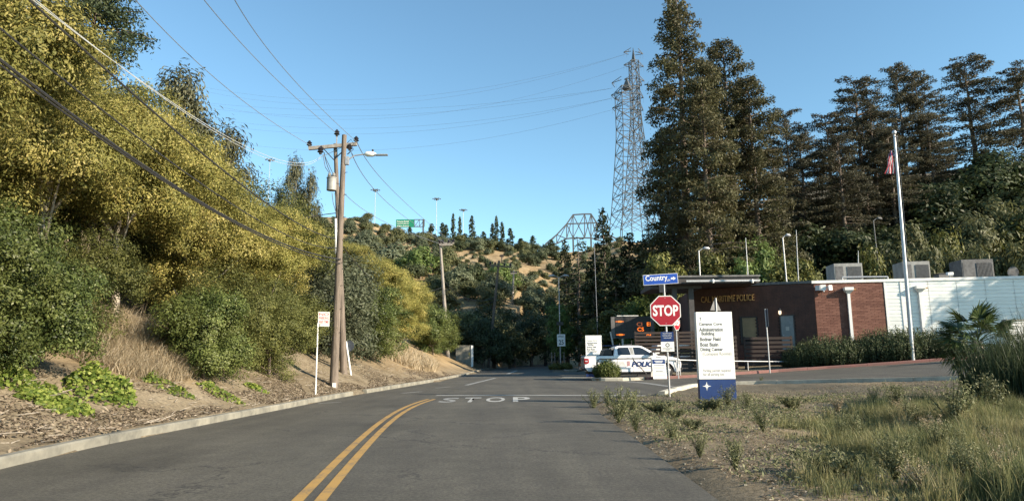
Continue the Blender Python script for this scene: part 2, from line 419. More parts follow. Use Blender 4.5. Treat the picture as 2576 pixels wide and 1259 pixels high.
def ground_mat():
    m, nt, b = new_mat('soil')
    def A(nm):
        a = nt.nodes.new('ShaderNodeAttribute'); a.attribute_name = nm; return a.outputs['Fac']
    n1 = noise(nt, .9, 5, .7); n2 = noise(nt, 14, 5, .75); n3 = noise(nt, .06, 5, .65); n4 = noise(nt, .5, 5, .7)
    r = ramp(nt, [(.3, (.13, .105, .07)), (.5, (.205, .17, .118)), (.7, (.28, .24, .175))]); nt.links.new(n1.outputs['Fac'], r.inputs[0])
    r2 = ramp(nt, [(.3, (.5, .5, .5)), (.7, (1.45, 1.42, 1.35))]); nt.links.new(n2.outputs['Fac'], r2.inputs[0])
    soil = mix(nt, 1.0, r.outputs[0], r2.outputs[0], 'MULTIPLY')
    t = ramp(nt, [(.3, (.21, .155, .085)), (.5, (.33, .25, .145)), (.7, (.40, .31, .19))]); nt.links.new(n4.outputs['Fac'], t.inputs[0])
    t3 = ramp(nt, [(.35, (.7, .66, .6)), (.65, (1.1, 1.1, 1.1))]); nt.links.new(n3.outputs['Fac'], t3.inputs[0])
    tan = mix(nt, 1.0, t.outputs[0], t3.outputs[0], 'MULTIPLY')
    c = mix(nt, A('tan'), soil, tan)
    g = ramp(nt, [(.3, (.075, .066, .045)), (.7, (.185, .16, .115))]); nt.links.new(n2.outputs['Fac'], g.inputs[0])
    c = mix(nt, A('grav_shade'), c, g.outputs[0])
    nt.links.new(c, b.inputs['Base Color']); b.inputs['Roughness'].default_value = .95; b.inputs['Specular IOR Level'].default_value = .15
    bump(nt, b, n2.outputs['Fac'], .7, .03)
    return m
M['ground'] = ground_mat()

M['yellow_leaf'] = leaf_mat('yellow_leaf', [(0, (.095, .105, .033)), (.35, (.235, .225, .06)), (.75, (.45, .39, .115)), (1, (.64, .54, .22))], (.225, .225, .062), .45, .35)
M['dark_leaf'] = leaf_mat('dark_leaf', [(0, (.032, .048, .014)), (.5, (.08, .108, .03)), (.9, (.15, .185, .052)), (1, (.27, .30, .11))], (.115, .13, .036), .6, .25, .45)
M['olive_leaf'] = leaf_mat('olive_leaf', [(0, (.05, .06, .018)), (.5, (.12, .13, .036)), (1, (.24, .235, .075))], (.10, .11, .032), .2, .3)
M['grey_leaf'] = leaf_mat('grey_leaf', [(0, (.05, .06, .035)), (.5, (.10, .115, .065)), (1, (.17, .185, .115))], (.08, .095, .055), .25, .3)
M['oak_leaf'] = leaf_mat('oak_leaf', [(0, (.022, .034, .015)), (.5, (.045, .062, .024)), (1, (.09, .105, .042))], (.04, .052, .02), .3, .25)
M['green_leaf'] = leaf_mat('green_leaf', [(0, (.06, .10, .03)), (.5, (.13, .19, .055)), (1, (.22, .28, .09))], (.12, .16, .05), .4, .35)
M['redwood_leaf'] = leaf_mat('redwood_leaf', [(0, (.045, .05, .022)), (.5, (.092, .092, .042)), (1, (.155, .145, .072))], (.085, .075, .038), .15, .3)
M['dry_redwood'] = leaf_mat('dry_redwood_leaf', [(0, (.042, .042, .025)), (.5, (.082, .078, .047)), (1, (.14, .13, .08))], (.068, .064, .04), .15, .3)
M['euc_leaf'] = leaf_mat('eucalyptus_leaf', [(0, (.065, .07, .042)), (.5, (.135, .14, .08)), (1, (.23, .225, .14))], (.10, .105, .06), .2, .3)
M['pine_leaf'] = leaf_mat('pine_leaf', [(0, (.02, .03, .014)), (.5, (.04, .055, .024)), (1, (.075, .09, .04))], None, .2, .2)
M['ivy_leaf'] = leaf_mat('ivy_leaf', [(0, (.06, .10, .018)), (.5, (.15, .21, .035)), (1, (.33, .37, .09))], None, .4, .4)
M['straw'] = leaf_mat('straw', [(0, (.26, .20, .12)), (.5, (.42, .34, .22)), (1, (.60, .52, .38))], None, .4, .3)
M['grass'] = leaf_mat('grass_blade', [(0, (.06, .08, .035)), (.4, (.125, .15, .06)), (.7, (.22, .22, .09)), (1, (.38, .32, .18))], (.22, .21, .10), .6, .35)
M['weed'] = leaf_mat('weed_leaf', [(0, (.085, .10, .045)), (.6, (.165, .18, .085)), (1, (.29, .28, .16))], None, .4, .3)
M['litter'] = leaf_mat('litter_leaf', [(0, (.09, .07, .05)), (.5, (.215, .17, .12)), (.85, (.34, .28, .205)), (1, (.50, .44, .35))], None, .4, .1, .9)
M['reed'] = leaf_mat('reed_blade', [(0, (.02, .032, .015)), (.6, (.05, .07, .03)), (1, (.11, .13, .06))], None, .4, .25)
M['palm_leaf'] = leaf_mat('palm_leaf', [(0, (.028, .048, .018)), (.5, (.055, .085, .03)), (1, (.12, .15, .055))], None, .4, .25, .4)
M['rosemary'] = leaf_mat('rosemary_leaf', [(0, (.025, .036, .016)), (.5, (.052, .07, .03)), (1, (.105, .125, .055))], None, .4, .25)

M['hill_olive'] = leaf_mat('hill_olive_leaf', [(0, (.07, .08, .035)), (.5, (.13, .14, .06)), (1, (.21, .21, .10))], (.12, .13, .06), .12, .35)
M['hill_grey'] = leaf_mat('hill_grey_leaf', [(0, (.08, .10, .06)), (.5, (.155, .18, .105)), (1, (.24, .265, .17))], (.13, .15, .085), .12, .35)
M['hill_dark'] = leaf_mat('hill_dark_leaf', [(0, (.035, .05, .024)), (.5, (.07, .088, .042)), (1, (.12, .14, .07))], (.06, .075, .035), .12, .3)

M['sign_aged'] = pm('sign_aged', (.50, .50, .47), (.40, .40, .38), 6, .5)

M['pale_concrete'] = pm('pale_concrete', (.52, .49, .40), (.30, .285, .23), 1.4, .9, 0, .3, lo=.3, hi=.6)
# ================================================================== GROUND, ROAD, KERBS
def grid_axis(segs):
    out = []
    for a, b, st in segs:
        out += list(np.arange(a, b, st))
    return np.array(out + [segs[-1][1]])
gx = grid_axis([(-1400, -300, 100), (-300, -60, 8), (-60, -16, 1.2), (-16, -4.5, .28), (-4.5, 1.2, .8), (1.2, 14, .13), (14, 34, .7), (34, 110, 1.8), (110, 300, 8), (300, 1400, 100)])
gy = grid_axis([(-60, -2, 4), (-2, 2, 1), (2, 28, .2), (28, 62, .8), (62, 270, 2.2), (270, 420, 12), (420, 2600, 150)])
GXm, GYm = np.meshgrid(gx, gy)
GZ = H(GXm, GYm)
nx, ny = len(gx), len(gy)
V = np.stack([GXm.ravel(), GYm.ravel(), GZ.ravel()], 1)
ii, jj = np.meshgrid(np.arange(nx - 1), np.arange(ny - 1)); a = (jj * nx + ii).ravel()
me = np_mesh('ground', V, np.stack([a, a + 1, a + nx + 1, a + nx], 1), smooth=True)
Xf, Yf = GXm.ravel(), GYm.ravel(); dd = kx(Yf) - Xf
tan = np.clip((Yf - 80) / 15, 0, 1); tan = np.where((dd > 0), np.maximum(tan, np.clip((Yf - 33) / 8, 0, 1) * np.clip((dd - .8) / 1.2, 0, 1)), tan)
tan = np.maximum(tan, .85 * np.clip(1 - ((Yf - 16.2) ** 2 / 6 + (dd - 3.0) ** 2 / 1.6) * .6, 0, 1))
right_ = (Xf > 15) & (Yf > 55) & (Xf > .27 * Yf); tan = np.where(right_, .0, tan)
tan = np.where((Xf > 0) & (Yf < 24), .35, tan)
grav_shade = np.where((Xf > 0) & (Yf < 26), np.clip(.15 + pn2(Xf, Yf, .3, 3) * .5 + np.clip((Yf - 15) / 5, 0, 1) * .6, 0, 1), 0)
grav_shade = np.where(right_, 1.0, grav_shade)  # right hill: tan dropped, dark gravel tone paints the shade under the trees
for nm, val in (('tan', tan), ('grav_shade', grav_shade)):
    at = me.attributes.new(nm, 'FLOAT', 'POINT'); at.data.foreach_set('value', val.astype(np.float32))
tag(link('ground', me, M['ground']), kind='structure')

import bisect
_gx, _gy, _gz = gx.tolist(), gy.tolist(), GZ.tolist()
def h1(X, Y):
    i = min(max(bisect.bisect_right(_gx, X) - 1, 0), nx - 2); j = min(max(bisect.bisect_right(_gy, Y) - 1, 0), ny - 2)
    u = (X - _gx[i]) / (_gx[i + 1] - _gx[i]); v = (Y - _gy[j]) / (_gy[j + 1] - _gy[j])
    return (_gz[j][i] * (1 - u) + _gz[j][i + 1] * u) * (1 - v) + (_gz[j + 1][i] * (1 - u) + _gz[j + 1][i + 1] * u) * v

def sheet(name, m, rows, kind='structure', parent=None):
    """rows: list of equally long rows of points"""
    R = np.array(rows, float); a_, b_ = R.shape[:2]
    ii, jj = np.meshgrid(np.arange(b_ - 1), np.arange(a_ - 1)); k = (jj * b_ + ii).ravel()
    me = np_mesh(name, R.reshape(-1, 3), np.stack([k, k + 1, k + b_ + 1, k + b_], 1), smooth=True)
    o = link(name, me, m, parent)
    if kind: tag(o, kind=kind)
    return o
def rz_(x, y):
    """asphalt surface height: crossfall and the side road's climb"""
    return float(hside(x)) if x > 3 else 0.0
rows = []
for Y in grid_axis([(-30, 2, 4), (2, 30, .5), (30, 150, 2)]):
    xr = float(edge(Y)) if Y < 21 else (3.0 if Y < 60 else float(interp(Y, [60, 80, 100, 130, 170], [3.4, 4.6, 8, 15, 28])))
    xl = float(kx(Y)) + .01
    rows.append([(xl + (xr - xl) * t, Y, 0.0 if xl + (xr - xl) * t < 6 else float(hside(xl + (xr - xl) * t)) + .0) for t in np.linspace(0, 1, 24)])
sheet('road', M['asphalt'], rows)
rows = []
for X in grid_axis([(3.0, 12, .4), (12, 46, 1)]):
    y0 = float(yk(X)) + .01; y1 = 60
    rows.append([(X, y0 + (y1 - y0) * t, float(hside(X))) for t in np.linspace(0, 1, 14)])
sheet('side_road', M['asphalt'], rows)

def strip(name, m, pts, w, z=.005, zf=None, parent=None, jitter=0.0):
    """painted line along pts"""
    pts = [Vector((p[0], p[1])) for p in pts]; rows = []
    for i, p in enumerate(pts):
        d = (pts[min(i + 1, len(pts) - 1)] - pts[max(i - 1, 0)]).normalized(); n = Vector((-d.y, d.x)) * w / 2
        a, b = p + n, p - n
        rows.append([(a.x, a.y, z + rz_(a.x, a.y)), (b.x, b.y, z + rz_(b.x, b.y))])
    return sheet(name, m, rows, 'structure' if parent is None else None, parent)
yy = np.array([1.0, 3, 5.77, 8.4, 10.5, 12.9, 15, 17.2, 19.5, 21.3]); xx = np.array([-1.25, -1.5, -1.84, -2.13, -2.34, -2.54, -2.68, -2.77, -2.74, -2.60])
def dense(xx, yy, n=50):
    ys = np.linspace(yy[0], yy[-1], n); c = np.polyfit(yy, xx, 4); return [(float(np.polyval(c, t)), float(t)) for t in ys]
cl = dense(xx, yy)
strip('yellow_centre_line', M['yellow_line'], cl, .105)
strip('yellow_centre_line', M['yellow_line'], [(x + .20, y) for x, y in cl], .105)
strip('stop_line', M['white_line'], [(-2.6, 23.4), (0, 23.1), (2.4, 22.5), (4.15, 21.95)], .30)
strip('lane_line', M['worn_line'], [flat(1172, 968), flat(1245, 950)], .22)
strip('lane_line', M['worn_line'], [flat(1276, 939.5), flat(1300, 931)], .25)
strip('road_edge_line', M['worn_line'], [flats(1560, 958), flats(1620, 962), flats(1690, 972)], .28)
strip('road_edge_line', M['worn_line'], [flats(1868, 962), flats(1932, 968)], .25)
strip('tar_seam', M['dark_trim'], [(-2.4, 22.35), (0, 21.8), (2.4, 21.3), (4.3, 20.95)], .10, z=.003)
for p, q, w in [((1010, 988), (1060, 984), .18), ((1095, 975), (1130, 972), .15), ((1225, 930), (1262, 929), .4), ((1345, 927), (1395, 926), .35), ((800, 1014), (858, 1010), .10)]:
    strip('worn_paint_patch', M['worn_line'], [flat(*p), flat(*q)], w)
# lettering on the road, elongated, read from the near side
word = link('stop_road_lettering', None); tag(word, kind='structure')
for ch, x0, x1 in (('S', -2.16, -1.66), ('T', -1.50, -1.0), ('O', -.82, -.25), ('P', -.02, .50)):
    me = text_mesh(ch, 1, .0, .02); n = len(me.vertices); co = np.zeros(n * 3, np.float32); me.vertices.foreach_get('co', co); co = co.reshape(-1, 3)
    mn, mx = co.min(0), co.max(0); co[:, 0] = (co[:, 0] - mn[0]) / (mx[0] - mn[0]) * (x1 - x0) + x0
    co[:, 1] = (co[:, 1] - mn[1]) / (mx[1] - mn[1]) * 2.3 + 19.6; co[:, 2] = .006
    me.vertices.foreach_set('co', co.ravel()); me.update()
    link('road_letter', me, M['white_line'] if ch != 'S' else M['worn_line'], word)

def kerb(name, m, path, w=.16, hgt=.14, seg=2.6, side=-1, zf=None, gap=.012, drop=.02):
    root = link(name, None); tag(root, kind='structure')
    P = [Vector((p[0], p[1])) for p in path]; cum = [0]
    for i in range(1, len(P)): cum.append(cum[-1] + (P[i] - P[i - 1]).length)
    def at(s):
        s = min(max(s, 0), cum[-1]); i = max(j for j in range(len(cum)) if cum[j] <= s + 1e-9); i = min(i, len(P) - 2)
        t = (s - cum[i]) / max(cum[i + 1] - cum[i], 1e-9); return P[i].lerp(P[i + 1], t)
    n = max(1, int(round(cum[-1] / seg))); r_ = random.Random(len(path) + n)
    for k in range(n):
        s0, s1 = cum[-1] * k / n + gap / 2, cum[-1] * (k + 1) / n - gap / 2
        b = MB(); nn = 7; dz = r_.uniform(-.008, .008); vs = []
        for i in range(nn):
            s = s0 + (s1 - s0) * i / (nn - 1); p = at(s); d = (at(s + .3) - at(s - .3)).normalized(); nr = Vector((-d.y, d.x)) * -side
            z = zf(p.x, p.y)
            bv = .025
            for off, hh in ((0, -.12), (.0, hgt - bv), (bv, hgt), (w - .01, hgt), (w, -.12)):
                q = p + nr * off; vs.append((q.x, q.y, z + hh + (dz if hh > 0 else 0)))
        fs = []
        for i in range(nn - 1):
            for j in range(4):
                fs.append((i * 5 + j, i * 5 + j + 1, (i + 1) * 5 + j + 1, (i + 1) * 5 + j))
        fs += [(0, 4, 3, 2, 1), tuple((nn - 1) * 5 + j for j in range(5))]
        b.add(vs, fs); b.build('kerb_segment', m, root)
    return root
kerb('left_kerb', M['concrete'], [(float(kx(y)), y) for y in np.arange(2.5, 24.6, .6)], side=-1, zf=lambda x, y: 0)
kerb('left_kerb', M['concrete'], [(float(kx(y)), y) for y in np.arange(25.6, 80, 1.2)], side=-1, zf=lambda x, y: 0)
kn = [(3.0, 21.05)] + [(float(x), float(y)) for x, y in _n] + [(18, float(yk(18))), (24, float(yk(24)))]
kerb('near_island_kerb', M['pale_concrete'], kn[1:], side=1, zf=lambda x, y: float(hside(x)), w=.22, hgt=.16, seg=2.2)
kerb('red_kerb', M['red_kerb'], [(6.95, 36.3), (9.3, 36.7), (11, 37.1), (14.3, 37.8), (17, 37.6), (20, 37), (25, 36), (34, 34)], side=-1, zf=lambda x, y: float(hside(x)), w=.3, seg=3)
kerb('island_kerb', M['pale_concrete'], [(6.9, 36.4), (5.6, 35.9), (4.6, 36.1), (4.15, 36.9), (4.3, 37.6)], side=1, zf=lambda x, y: 0, seg=1.3, w=.2, hgt=.16)
# planting bed behind the red kerb
rows = []
for X in np.linspace(9.0, 40, 40):
    y0 = float(yf(X)) + .28; y1 = float(interp(X, [9, 12.1, 18.6, 40], [46, 45.2, 41.8, 39.2]))
    rows.append([(X, y0 + (y1 - y0) * t, float(hside(X)) + .10 + .12 * t + .03 * math.sin(X * 2 + t * 5)) for t in np.linspace(0, 1, 6)])
sheet('planting_bed', M['ground'], rows)
rows = []
for X in np.linspace(4.3, 6.95, 8):
    rows.append([(X, 36.25 + 1.2 * t, .12) for t in np.linspace(0, 1, 3)])
sheet('island_soil', M['ground'], rows)
# median island with lamp in the distance
isl = [(4.55, 62), (4.9, 68), (5.5, 74), (6.6, 76), (6.9, 72), (6.4, 64), (5.6, 60.5), (4.8, 60.3), (4.55, 62)]
kerb('median_kerb', M['concrete'], isl, side=1, zf=lambda x, y: float(hside(x)), seg=2.5, w=.22)
b = MB(); b.add([(x, y, .12) for x, y in isl[:-1]], [tuple(range(len(isl) - 1))]); tag(b.build('median_soil', M['ground']), kind='structure')
# concrete pad beyond
b = MB(); b.add([(2.6, 41.5, .012), (5.2, 40.6, .012), (5.6, 43, .012), (3.4, 44.5, .012)], [(0, 1, 2, 3)]); tag(b.build('concrete_pad', M['concrete']), kind='structure')

# ================================================================== PLANT BUILDERS
def unit(v): return v / np.maximum(np.linalg.norm(v, axis=1)[:, None], 1e-9)
def leaf_cards(P, N, L, Wd, r, droop=0.0, nr=.7, rndval=None):
    n = len(P); Nn = unit(N + r.normal(size=(n, 3)) * nr)
    T = r.normal(size=(n, 3)); T[:, 2] -= droop; T = T - Nn * (T * Nn).sum(1)[:, None]; T = unit(T); B = np.cross(Nn, T)
    L = np.broadcast_to(np.asarray(L, float), (n,)) * r.uniform(.65, 1.3, n); Wd = np.broadcast_to(np.asarray(Wd, float), (n,)) * r.uniform(.7, 1.25, n)
    t = T * L[:, None] / 2; b = B * Wd[:, None] / 2; c = Nn * (L[:, None] * .10)
    V = np.stack([P - t, P + b + c, P + t, P - b + c], 1).reshape(-1, 3)
    Q = np.arange(n * 4).reshape(n, 4)
    rv = r.uniform(0, 1, n) if rndval is None else rndval
    return V, Q, np.repeat(rv, 4)
def merge(parts):
    Vs, Qs, Rs, o = [], [], [], 0
    for V, Q, R in parts:
        Vs.append(V); Qs.append(Q + o); Rs.append(R); o += len(V)
    return np.concatenate(Vs), np.concatenate(Qs), np.concatenate(Rs)
def crown_mesh(name, lobes, nclump, per, clump_r, L, Wd, seed, droop=.3, inner=.25, flatten=.8, gap=.0, shell=(.74, 1.14)):
    r = np.random.default_rng(seed); lob = np.array(lobes, float)  # cx cy cz rx ry rz
    wgt = (lob[:, 3] * lob[:, 4] + lob[:, 3] * lob[:, 5]); wgt /= wgt.sum()
    k = r.choice(len(lob), nclump, p=wgt); d = unit(r.normal(size=(nclump, 3)))
    d[:, 2] = np.where(d[:, 2] < -.6, -d[:, 2] * .5, d[:, 2]); d = unit(d)
    rr = np.where(r.random(nclump) < inner, r.uniform(.35, .75, nclump), r.uniform(shell[0], shell[1], nclump))
    C = lob[k, :3] + d * lob[k, 3:6] * rr[:, None]
    tone = r.normal(0, .21, nclump)
    keep = pn(C, .55 / max(clump_r * 3, .3), seed) > -1 + gap * 1.0
    C, d, tone = C[keep], d[keep], tone[keep]; n = len(C)
    ci = np.repeat(np.arange(n), per)
    g = r.normal(size=(n * per, 3)) * clump_r * .55; g[:, 2] *= flatten
    P = C[ci] + g; N = d[ci] + unit(g) * .6; N[:, 2] += .15
    rv = np.clip(.45 + tone[ci] + r.normal(0, .20, n * per), 0, 1)
    V, Q, R = leaf_cards(P, N, L, Wd, r, droop, .42, rv)
    return np_mesh(name, V, Q, rnd=R)
def rand_lobes(r, n, R, hgt, z0, lr=(.38, .58), flat=.85):
    out = [(0, 0, z0 + hgt * .5, R * .62, R * .62, hgt * .42)]
    for i in range(n):
        a = r.uniform(0, 6.28); t = r.uniform(0, 1); z = z0 + hgt * (.12 + .8 * t); rad_ = R * (1 - .55 * abs(t * 2 - .9) ** 1.6) * .62
        q = R * r.uniform(*lr)
        out.append((math.cos(a) * rad_, math.sin(a) * rad_, z, q, q, q * flat))
    return out
def trunk_mb(h, r0, lobes, r, lean=(0, 0), n=7, start=.25, maxl=8):
    b = MB(); top = Vector((lean[0], lean[1], h))
    pts = [Vector((0, 0, -.4))]; 
    for i in range(1, 7):
        t = i / 6; pts.append(Vector((lean[0] * t + r.uniform(-1, 1) * .05 * h * .3, lean[1] * t + r.uniform(-1, 1) * .05 * h * .3, h * t)))
    b.tube(pts, [r0 * (1.25 - .95 * i / 6) for i in range(7)], n)
    for l in lobes[:maxl]:
        e = Vector(l[:3]); t = max(start, min(.85, (e.z / h) * .6)); s = pts[0].lerp(pts[-1], t); s = pts[int(t * 6)]
        m = s.lerp(e, .5) + Vector((r.uniform(-.2, .2), r.uniform(-.2, .2), .1 * h * .3))
        b.tube([s, m, e], [r0 * .45, r0 * .3, r0 * .1], 5)
    return b
def broadleaf(name_, seed, R, hgt, z0, m, nl=9, nclump=420, per=26, clump_r=.35, L=.16, Wd=.07, droop=.5, bark='bark', r0=.14, inner=.25, gap=0.0, lean=(0, 0), maxl=8, lr=(.38, .58), shell=(.74, 1.14)):
    r = np.random.default_rng(seed); lob = rand_lobes(r, nl, R, hgt, z0, lr)
    lob = [(a + lean[0], b_ + lean[1], c, d, e, f) for a, b_, c, d, e, f in lob]
    cm = crown_mesh('crown', lob, nclump, per, clump_r, L, Wd, seed, droop, inner, .8, gap, shell)
    tm = trunk_mb(z0 + hgt * .6, r0, lob, r, lean, maxl=maxl).mesh('trunk', True)
    return (cm, m, tm, M[bark])
def place(kind, nm, label, cat, loc, s=1.0, rz=0.0, group=None, tname='trunk', cname='crown'):
    cm, m, tm, bm_ = kind
    root = thing(nm, label, cat, loc, rz, group, s)
    link(tname, tm, bm_, root); link(cname, cm, m, root)
    return root
def solo(kind, nm, label, cat, loc, s=1.0, rz=0.0, group=None):
    o = link(nm, kind[0], kind[1]); o.location = loc; o.rotation_euler = (0, 0, rz); o.scale = s if hasattr(s, '__len__') else (s,) * 3
    return tag(o, label, cat, group)

def conifer(seed, h, prof, nb, m, bark='bark', L=.5, Wd=.28, dens=26, r0=.5, z0=2, up=.25, droop=.7, hang=.25, spread=.16):
    """prof: function of t 0..1 (base..top) giving branch length"""
    r = np.random.default_rng(seed); tb = MB()
    pts = [Vector((r.uniform(-.1, .1) if i else 0, r.uniform(-.1, .1) if i else 0, -1 + (h + .6) * i / 9)) for i in range(10)]
    tb.tube(pts, [r0 * (1 - .96 * (i / 9) ** .85) + .03 for i in range(10)], 8)
    Ps, Ns, T = [], [], []
    for i in range(nb):
        t = ((i + r.uniform(0, 1)) / nb) ** .92; z = z0 + (h - z0) * t; ln = prof(t) * r.uniform(.72, 1.15)
        if r.random() < .06: ln *= .5
        a = r.uniform(0, 6.28); d = Vector((math.cos(a), math.sin(a), 0))
        rise = up * (t - .35) * 1.2
        s = Vector((0, 0, z)); mid = s + d * ln * .5 + Vector((0, 0, ln * (rise + .02))); e = s + d * ln + Vector((0, 0, ln * (rise - .12 * (1 - t)) + ln * .05))
        tb.tube([s, mid, e], [r0 * .16 * (1 - t * .7) + .02, r0 * .10 * (1 - t * .7) + .015, .015], 4, False)
        n = max(5, int(dens * ln)); q = r.uniform(.12, 1, n) ** .75
        base = np.array([list(s.lerp(mid, min(1, x * 2)) if x < .5 else mid.lerp(e, x * 2 - 1)) for x in q])
        side = np.array([-d.y, d.x, 0]); wlat = spread * ln * (1.15 - q) + .18
        off = side[None] * r.normal(0, 1, n)[:, None] * wlat[:, None]
        off[:, 2] += -np.abs(r.normal(0, hang, n)) + .05
        P = base + off + r.normal(0, .08, (n, 3)); Ps.append(P)
        N = np.tile(np.array([d.x * .5, d.y * .5, .8]), (n, 1)); Ns.append(N)
        T.append(np.clip(.4 + .3 * (q - .5) + r.normal(0, .18, n) + r.normal(0, .1), 0, 1))
    P = np.concatenate(Ps); N = np.concatenate(Ns); R = np.concatenate(T)
    V, Q, RR = leaf_cards(P, N, L, Wd, r, droop, .9, R)
    return (np_mesh('crown', V, Q, rnd=RR), m, tb.mesh('trunk', True), M[bark])

def sprig_shrub(seed, R, hgt, n, m, L=.09, Wd=.03, per=14):
    """upright sprigs with short leaves"""
    r = np.random.default_rng(seed)
    a = r.uniform(0, 6.28, n); q = r.uniform(0, 1, n) ** .55; x = np.cos(a) * q * R; y = np.sin(a) * q * R
    top = hgt * (1 - .55 * q ** 2) * r.uniform(.75, 1.12, n); lean = q * .35
    t = np.tile(np.linspace(.15, 1, per), n); k = np.repeat(np.arange(n), per)
    P = np.stack([x[k] + np.cos(a[k]) * lean[k] * t * top[k], y[k] + np.sin(a[k]) * lean[k] * t * top[k], top[k] * t], 1) + r.normal(0, .018, (n * per, 3))
    N = np.stack([np.cos(a[k]), np.sin(a[k]), np.full(n * per, .4)], 1)
    V, Q, RR = leaf_cards(P, N, L, Wd, r, -1.6, .8, np.clip(.15 + t * .55 + r.normal(0, .15, n * per), 0, 1))
    return (np_mesh('shrub', V, Q, rnd=RR), m)

def blades(P, hgt, wid, r, lean=.35, tone=None, curl=.3):
    """grass blades: 5 verts, quad + triangle"""
    n = len(P); a = r.uniform(0, 6.28, n); b = r.uniform(0, 6.28, n)
    U = np.stack([np.cos(a), np.sin(a), np.zeros(n)], 1); Ld = np.stack([np.cos(b), np.sin(b), np.zeros(n)], 1)
    hgt = np.broadcast_to(hgt, (n,)) * r.uniform(.55, 1.25, n); wid = np.broadcast_to(wid, (n,)); l = r.uniform(.1, 1, n) * lean
    up = np.array([0, 0, 1.0])
    mid = P + up * (hgt * .55)[:, None] + Ld * (hgt * l * .35)[:, None]
    tip = P + up * (hgt * (1 - l * curl))[:, None] + Ld * (hgt * l)[:, None]
    V = np.stack([P - U * wid[:, None] / 2, P + U * wid[:, None] / 2, mid + U * wid[:, None] * .38, mid - U * wid[:, None] * .38, tip], 1).reshape(-1, 3)
    o = np.arange(n)[:, None] * 5
    Q = o + np.array([[0, 1, 2, 3]]); T = o + np.array([[3, 2, 4]])
    tn = r.uniform(0, 1, n) if tone is None else tone
    return V, Q, T, np.repeat(tn, 5)
# ================================================================== LEFT BANK: TREES AND SHRUBS
def gz(x, y, d=0.0): return Vector((x, y, h1(x, y) + d))
Y_A = broadleaf('a', 11, 3.0, 4.1, 3.0, M['yellow_leaf'], nl=20, lr=(.26, .46), shell=(.84, 1.08), inner=.12, nclump=1700, per=78, clump_r=.30, L=.088, Wd=.036, gap=.42, droop=1.0, bark='pale_bark', r0=.11)
Y_B = broadleaf('b', 12, 3.0, 4.2, 2.9, M['yellow_leaf'], nl=21, lr=(.26, .46), shell=(.84, 1.08), inner=.12, nclump=1700, per=78, clump_r=.29, L=.088, Wd=.036, gap=.42, droop=1.0, bark='pale_bark', r0=.12)
Y_C = broadleaf('c', 13, 2.7, 5.6, 1.0, M['yellow_leaf'], nl=19, lr=(.26, .46), shell=(.84, 1.08), inner=.12, nclump=1600, per=74, clump_r=.31, L=.092, Wd=.038, gap=.42, droop=1.0, bark='pale_bark', r0=.12)
# x, y, crown top height, kind, label
ytrees = [(-12.0, 9.2, 9.6, Y_B, 'yellow-green leafy tree filling the upper left corner of the bank'),
          (-10.6, 11.8, 8.6, Y_A, 'yellow-green tree with pale trunk above the big dark green shrub'),
          (-12.3, 14.0, 9.9, Y_C, 'tall golden-leaved tree on the bank in front of the dark conifer'),
          (-10.7, 15.3, 8.4, Y_B, 'yellowing tree behind the straw-covered gap in the bank'),
          (-10.9, 18.6, 8.6, Y_A, 'golden-green tree on the bank, below the weeping eucalyptus'),
          (-10.2, 22.0, 8.1, Y_C, 'rounded yellow-green tree, second from the wooden street lamp pole'),
          (-9.4, 25.6, 7.0, Y_B, 'yellow-green tree whose crown reaches the wooden street lamp pole'),
          (-13.4, 21.5, 9.6, Y_A, 'yellow-topped tree in the second row behind the bank trees')]
for i, (x, y, top, kd, lab) in enumerate(ytrees):
    g0 = h1(x, y); s = (top - g0) / 7.3
    place(kd, 'broadleaf_tree', lab, 'tree', (x, y, g0), (min(s * 1.05, 1.1), min(s * 1.05, 1.1), s), i * 1.3, 'yellow-green trees along the left bank')
D_A = broadleaf('d', 21, 1.5, 3.2, .1, M['dark_leaf'], nl=16, nclump=1300, per=46, clump_r=.18, L=.074, Wd=.036, gap=.3, droop=0, r0=.06)
D_B = broadleaf('e', 22, 1.4, 2.5, .05, M['dark_leaf'], nl=15, nclump=1150, per=44, clump_r=.18, L=.074, Wd=.036, gap=.3, droop=0, r0=.05)
O_A = broadleaf('f', 23, 1.5, 2.6, .05, M['olive_leaf'], nl=14, nclump=1050, per=50, clump_r=.20, L=.066, Wd=.028, gap=.3, droop=.2, r0=.05)
Gr_A = broadleaf('g', 24, 1.7, 3.0, .05, M['grey_leaf'], nl=11, nclump=460, per=28, clump_r=.3, L=.15, Wd=.05, droop=.2, r0=.05)
shr = [(-8.6, 10.4, .84, D_A, 'tall dark green shrub nearest to the road at the left edge'),
       (-8.5, 12.0, .76, D_A, 'big glossy dark green shrub left of the straw patch'),
       (-9.9, 10.4, 1.0, O_A, 'olive-yellow shrub at the far left under the golden trees'),
       (-10.2, 13.3, 1.0, D_B, 'dark shrub on the bank behind the big glossy shrub'),
       (-10.3, 16.4, .9, O_A, 'brownish olive shrub above the straw patch'),
       (-7.85, 17.6, .88, D_B, 'round dark green shrub right of the straw patch'),
       (-8.1, 19.0, 1.0, O_A, 'olive shrub between the round dark shrub and the white sign post'),
       (-7.6, 21.6, .88, O_A, 'low olive-green shrub directly left of the white sign post'),
       (-8.1, 23.6, 1.1, O_A, 'broad olive shrub just behind the white sign post'),
       (-8.7, 29.6, 1.05, Gr_A, 'grey-green shrub behind the leaning round sign'),
       (-8.0, 31.5, 1.35, Gr_A, 'large grey-green bush beyond the utility poles'),
       (-7.3, 35.5, 1.25, D_A, 'dark green bush between the poles and the dry grass slope'),
       (-9.3, 34, 1.6, Gr_A, 'tall grey bush under the far yellow tree'),
       (-11.5, 30, 2.2, O_A, 'tall olive thicket behind the two utility poles')]
for i, (x, y, s, kd, lab) in enumerate(shr):
    place(kd, 'shrub', lab, 'shrub', (x, y, h1(x, y) - .1), (s, s, s), i * 2.1, 'shrubs along the left bank', 'stem', 'foliage')
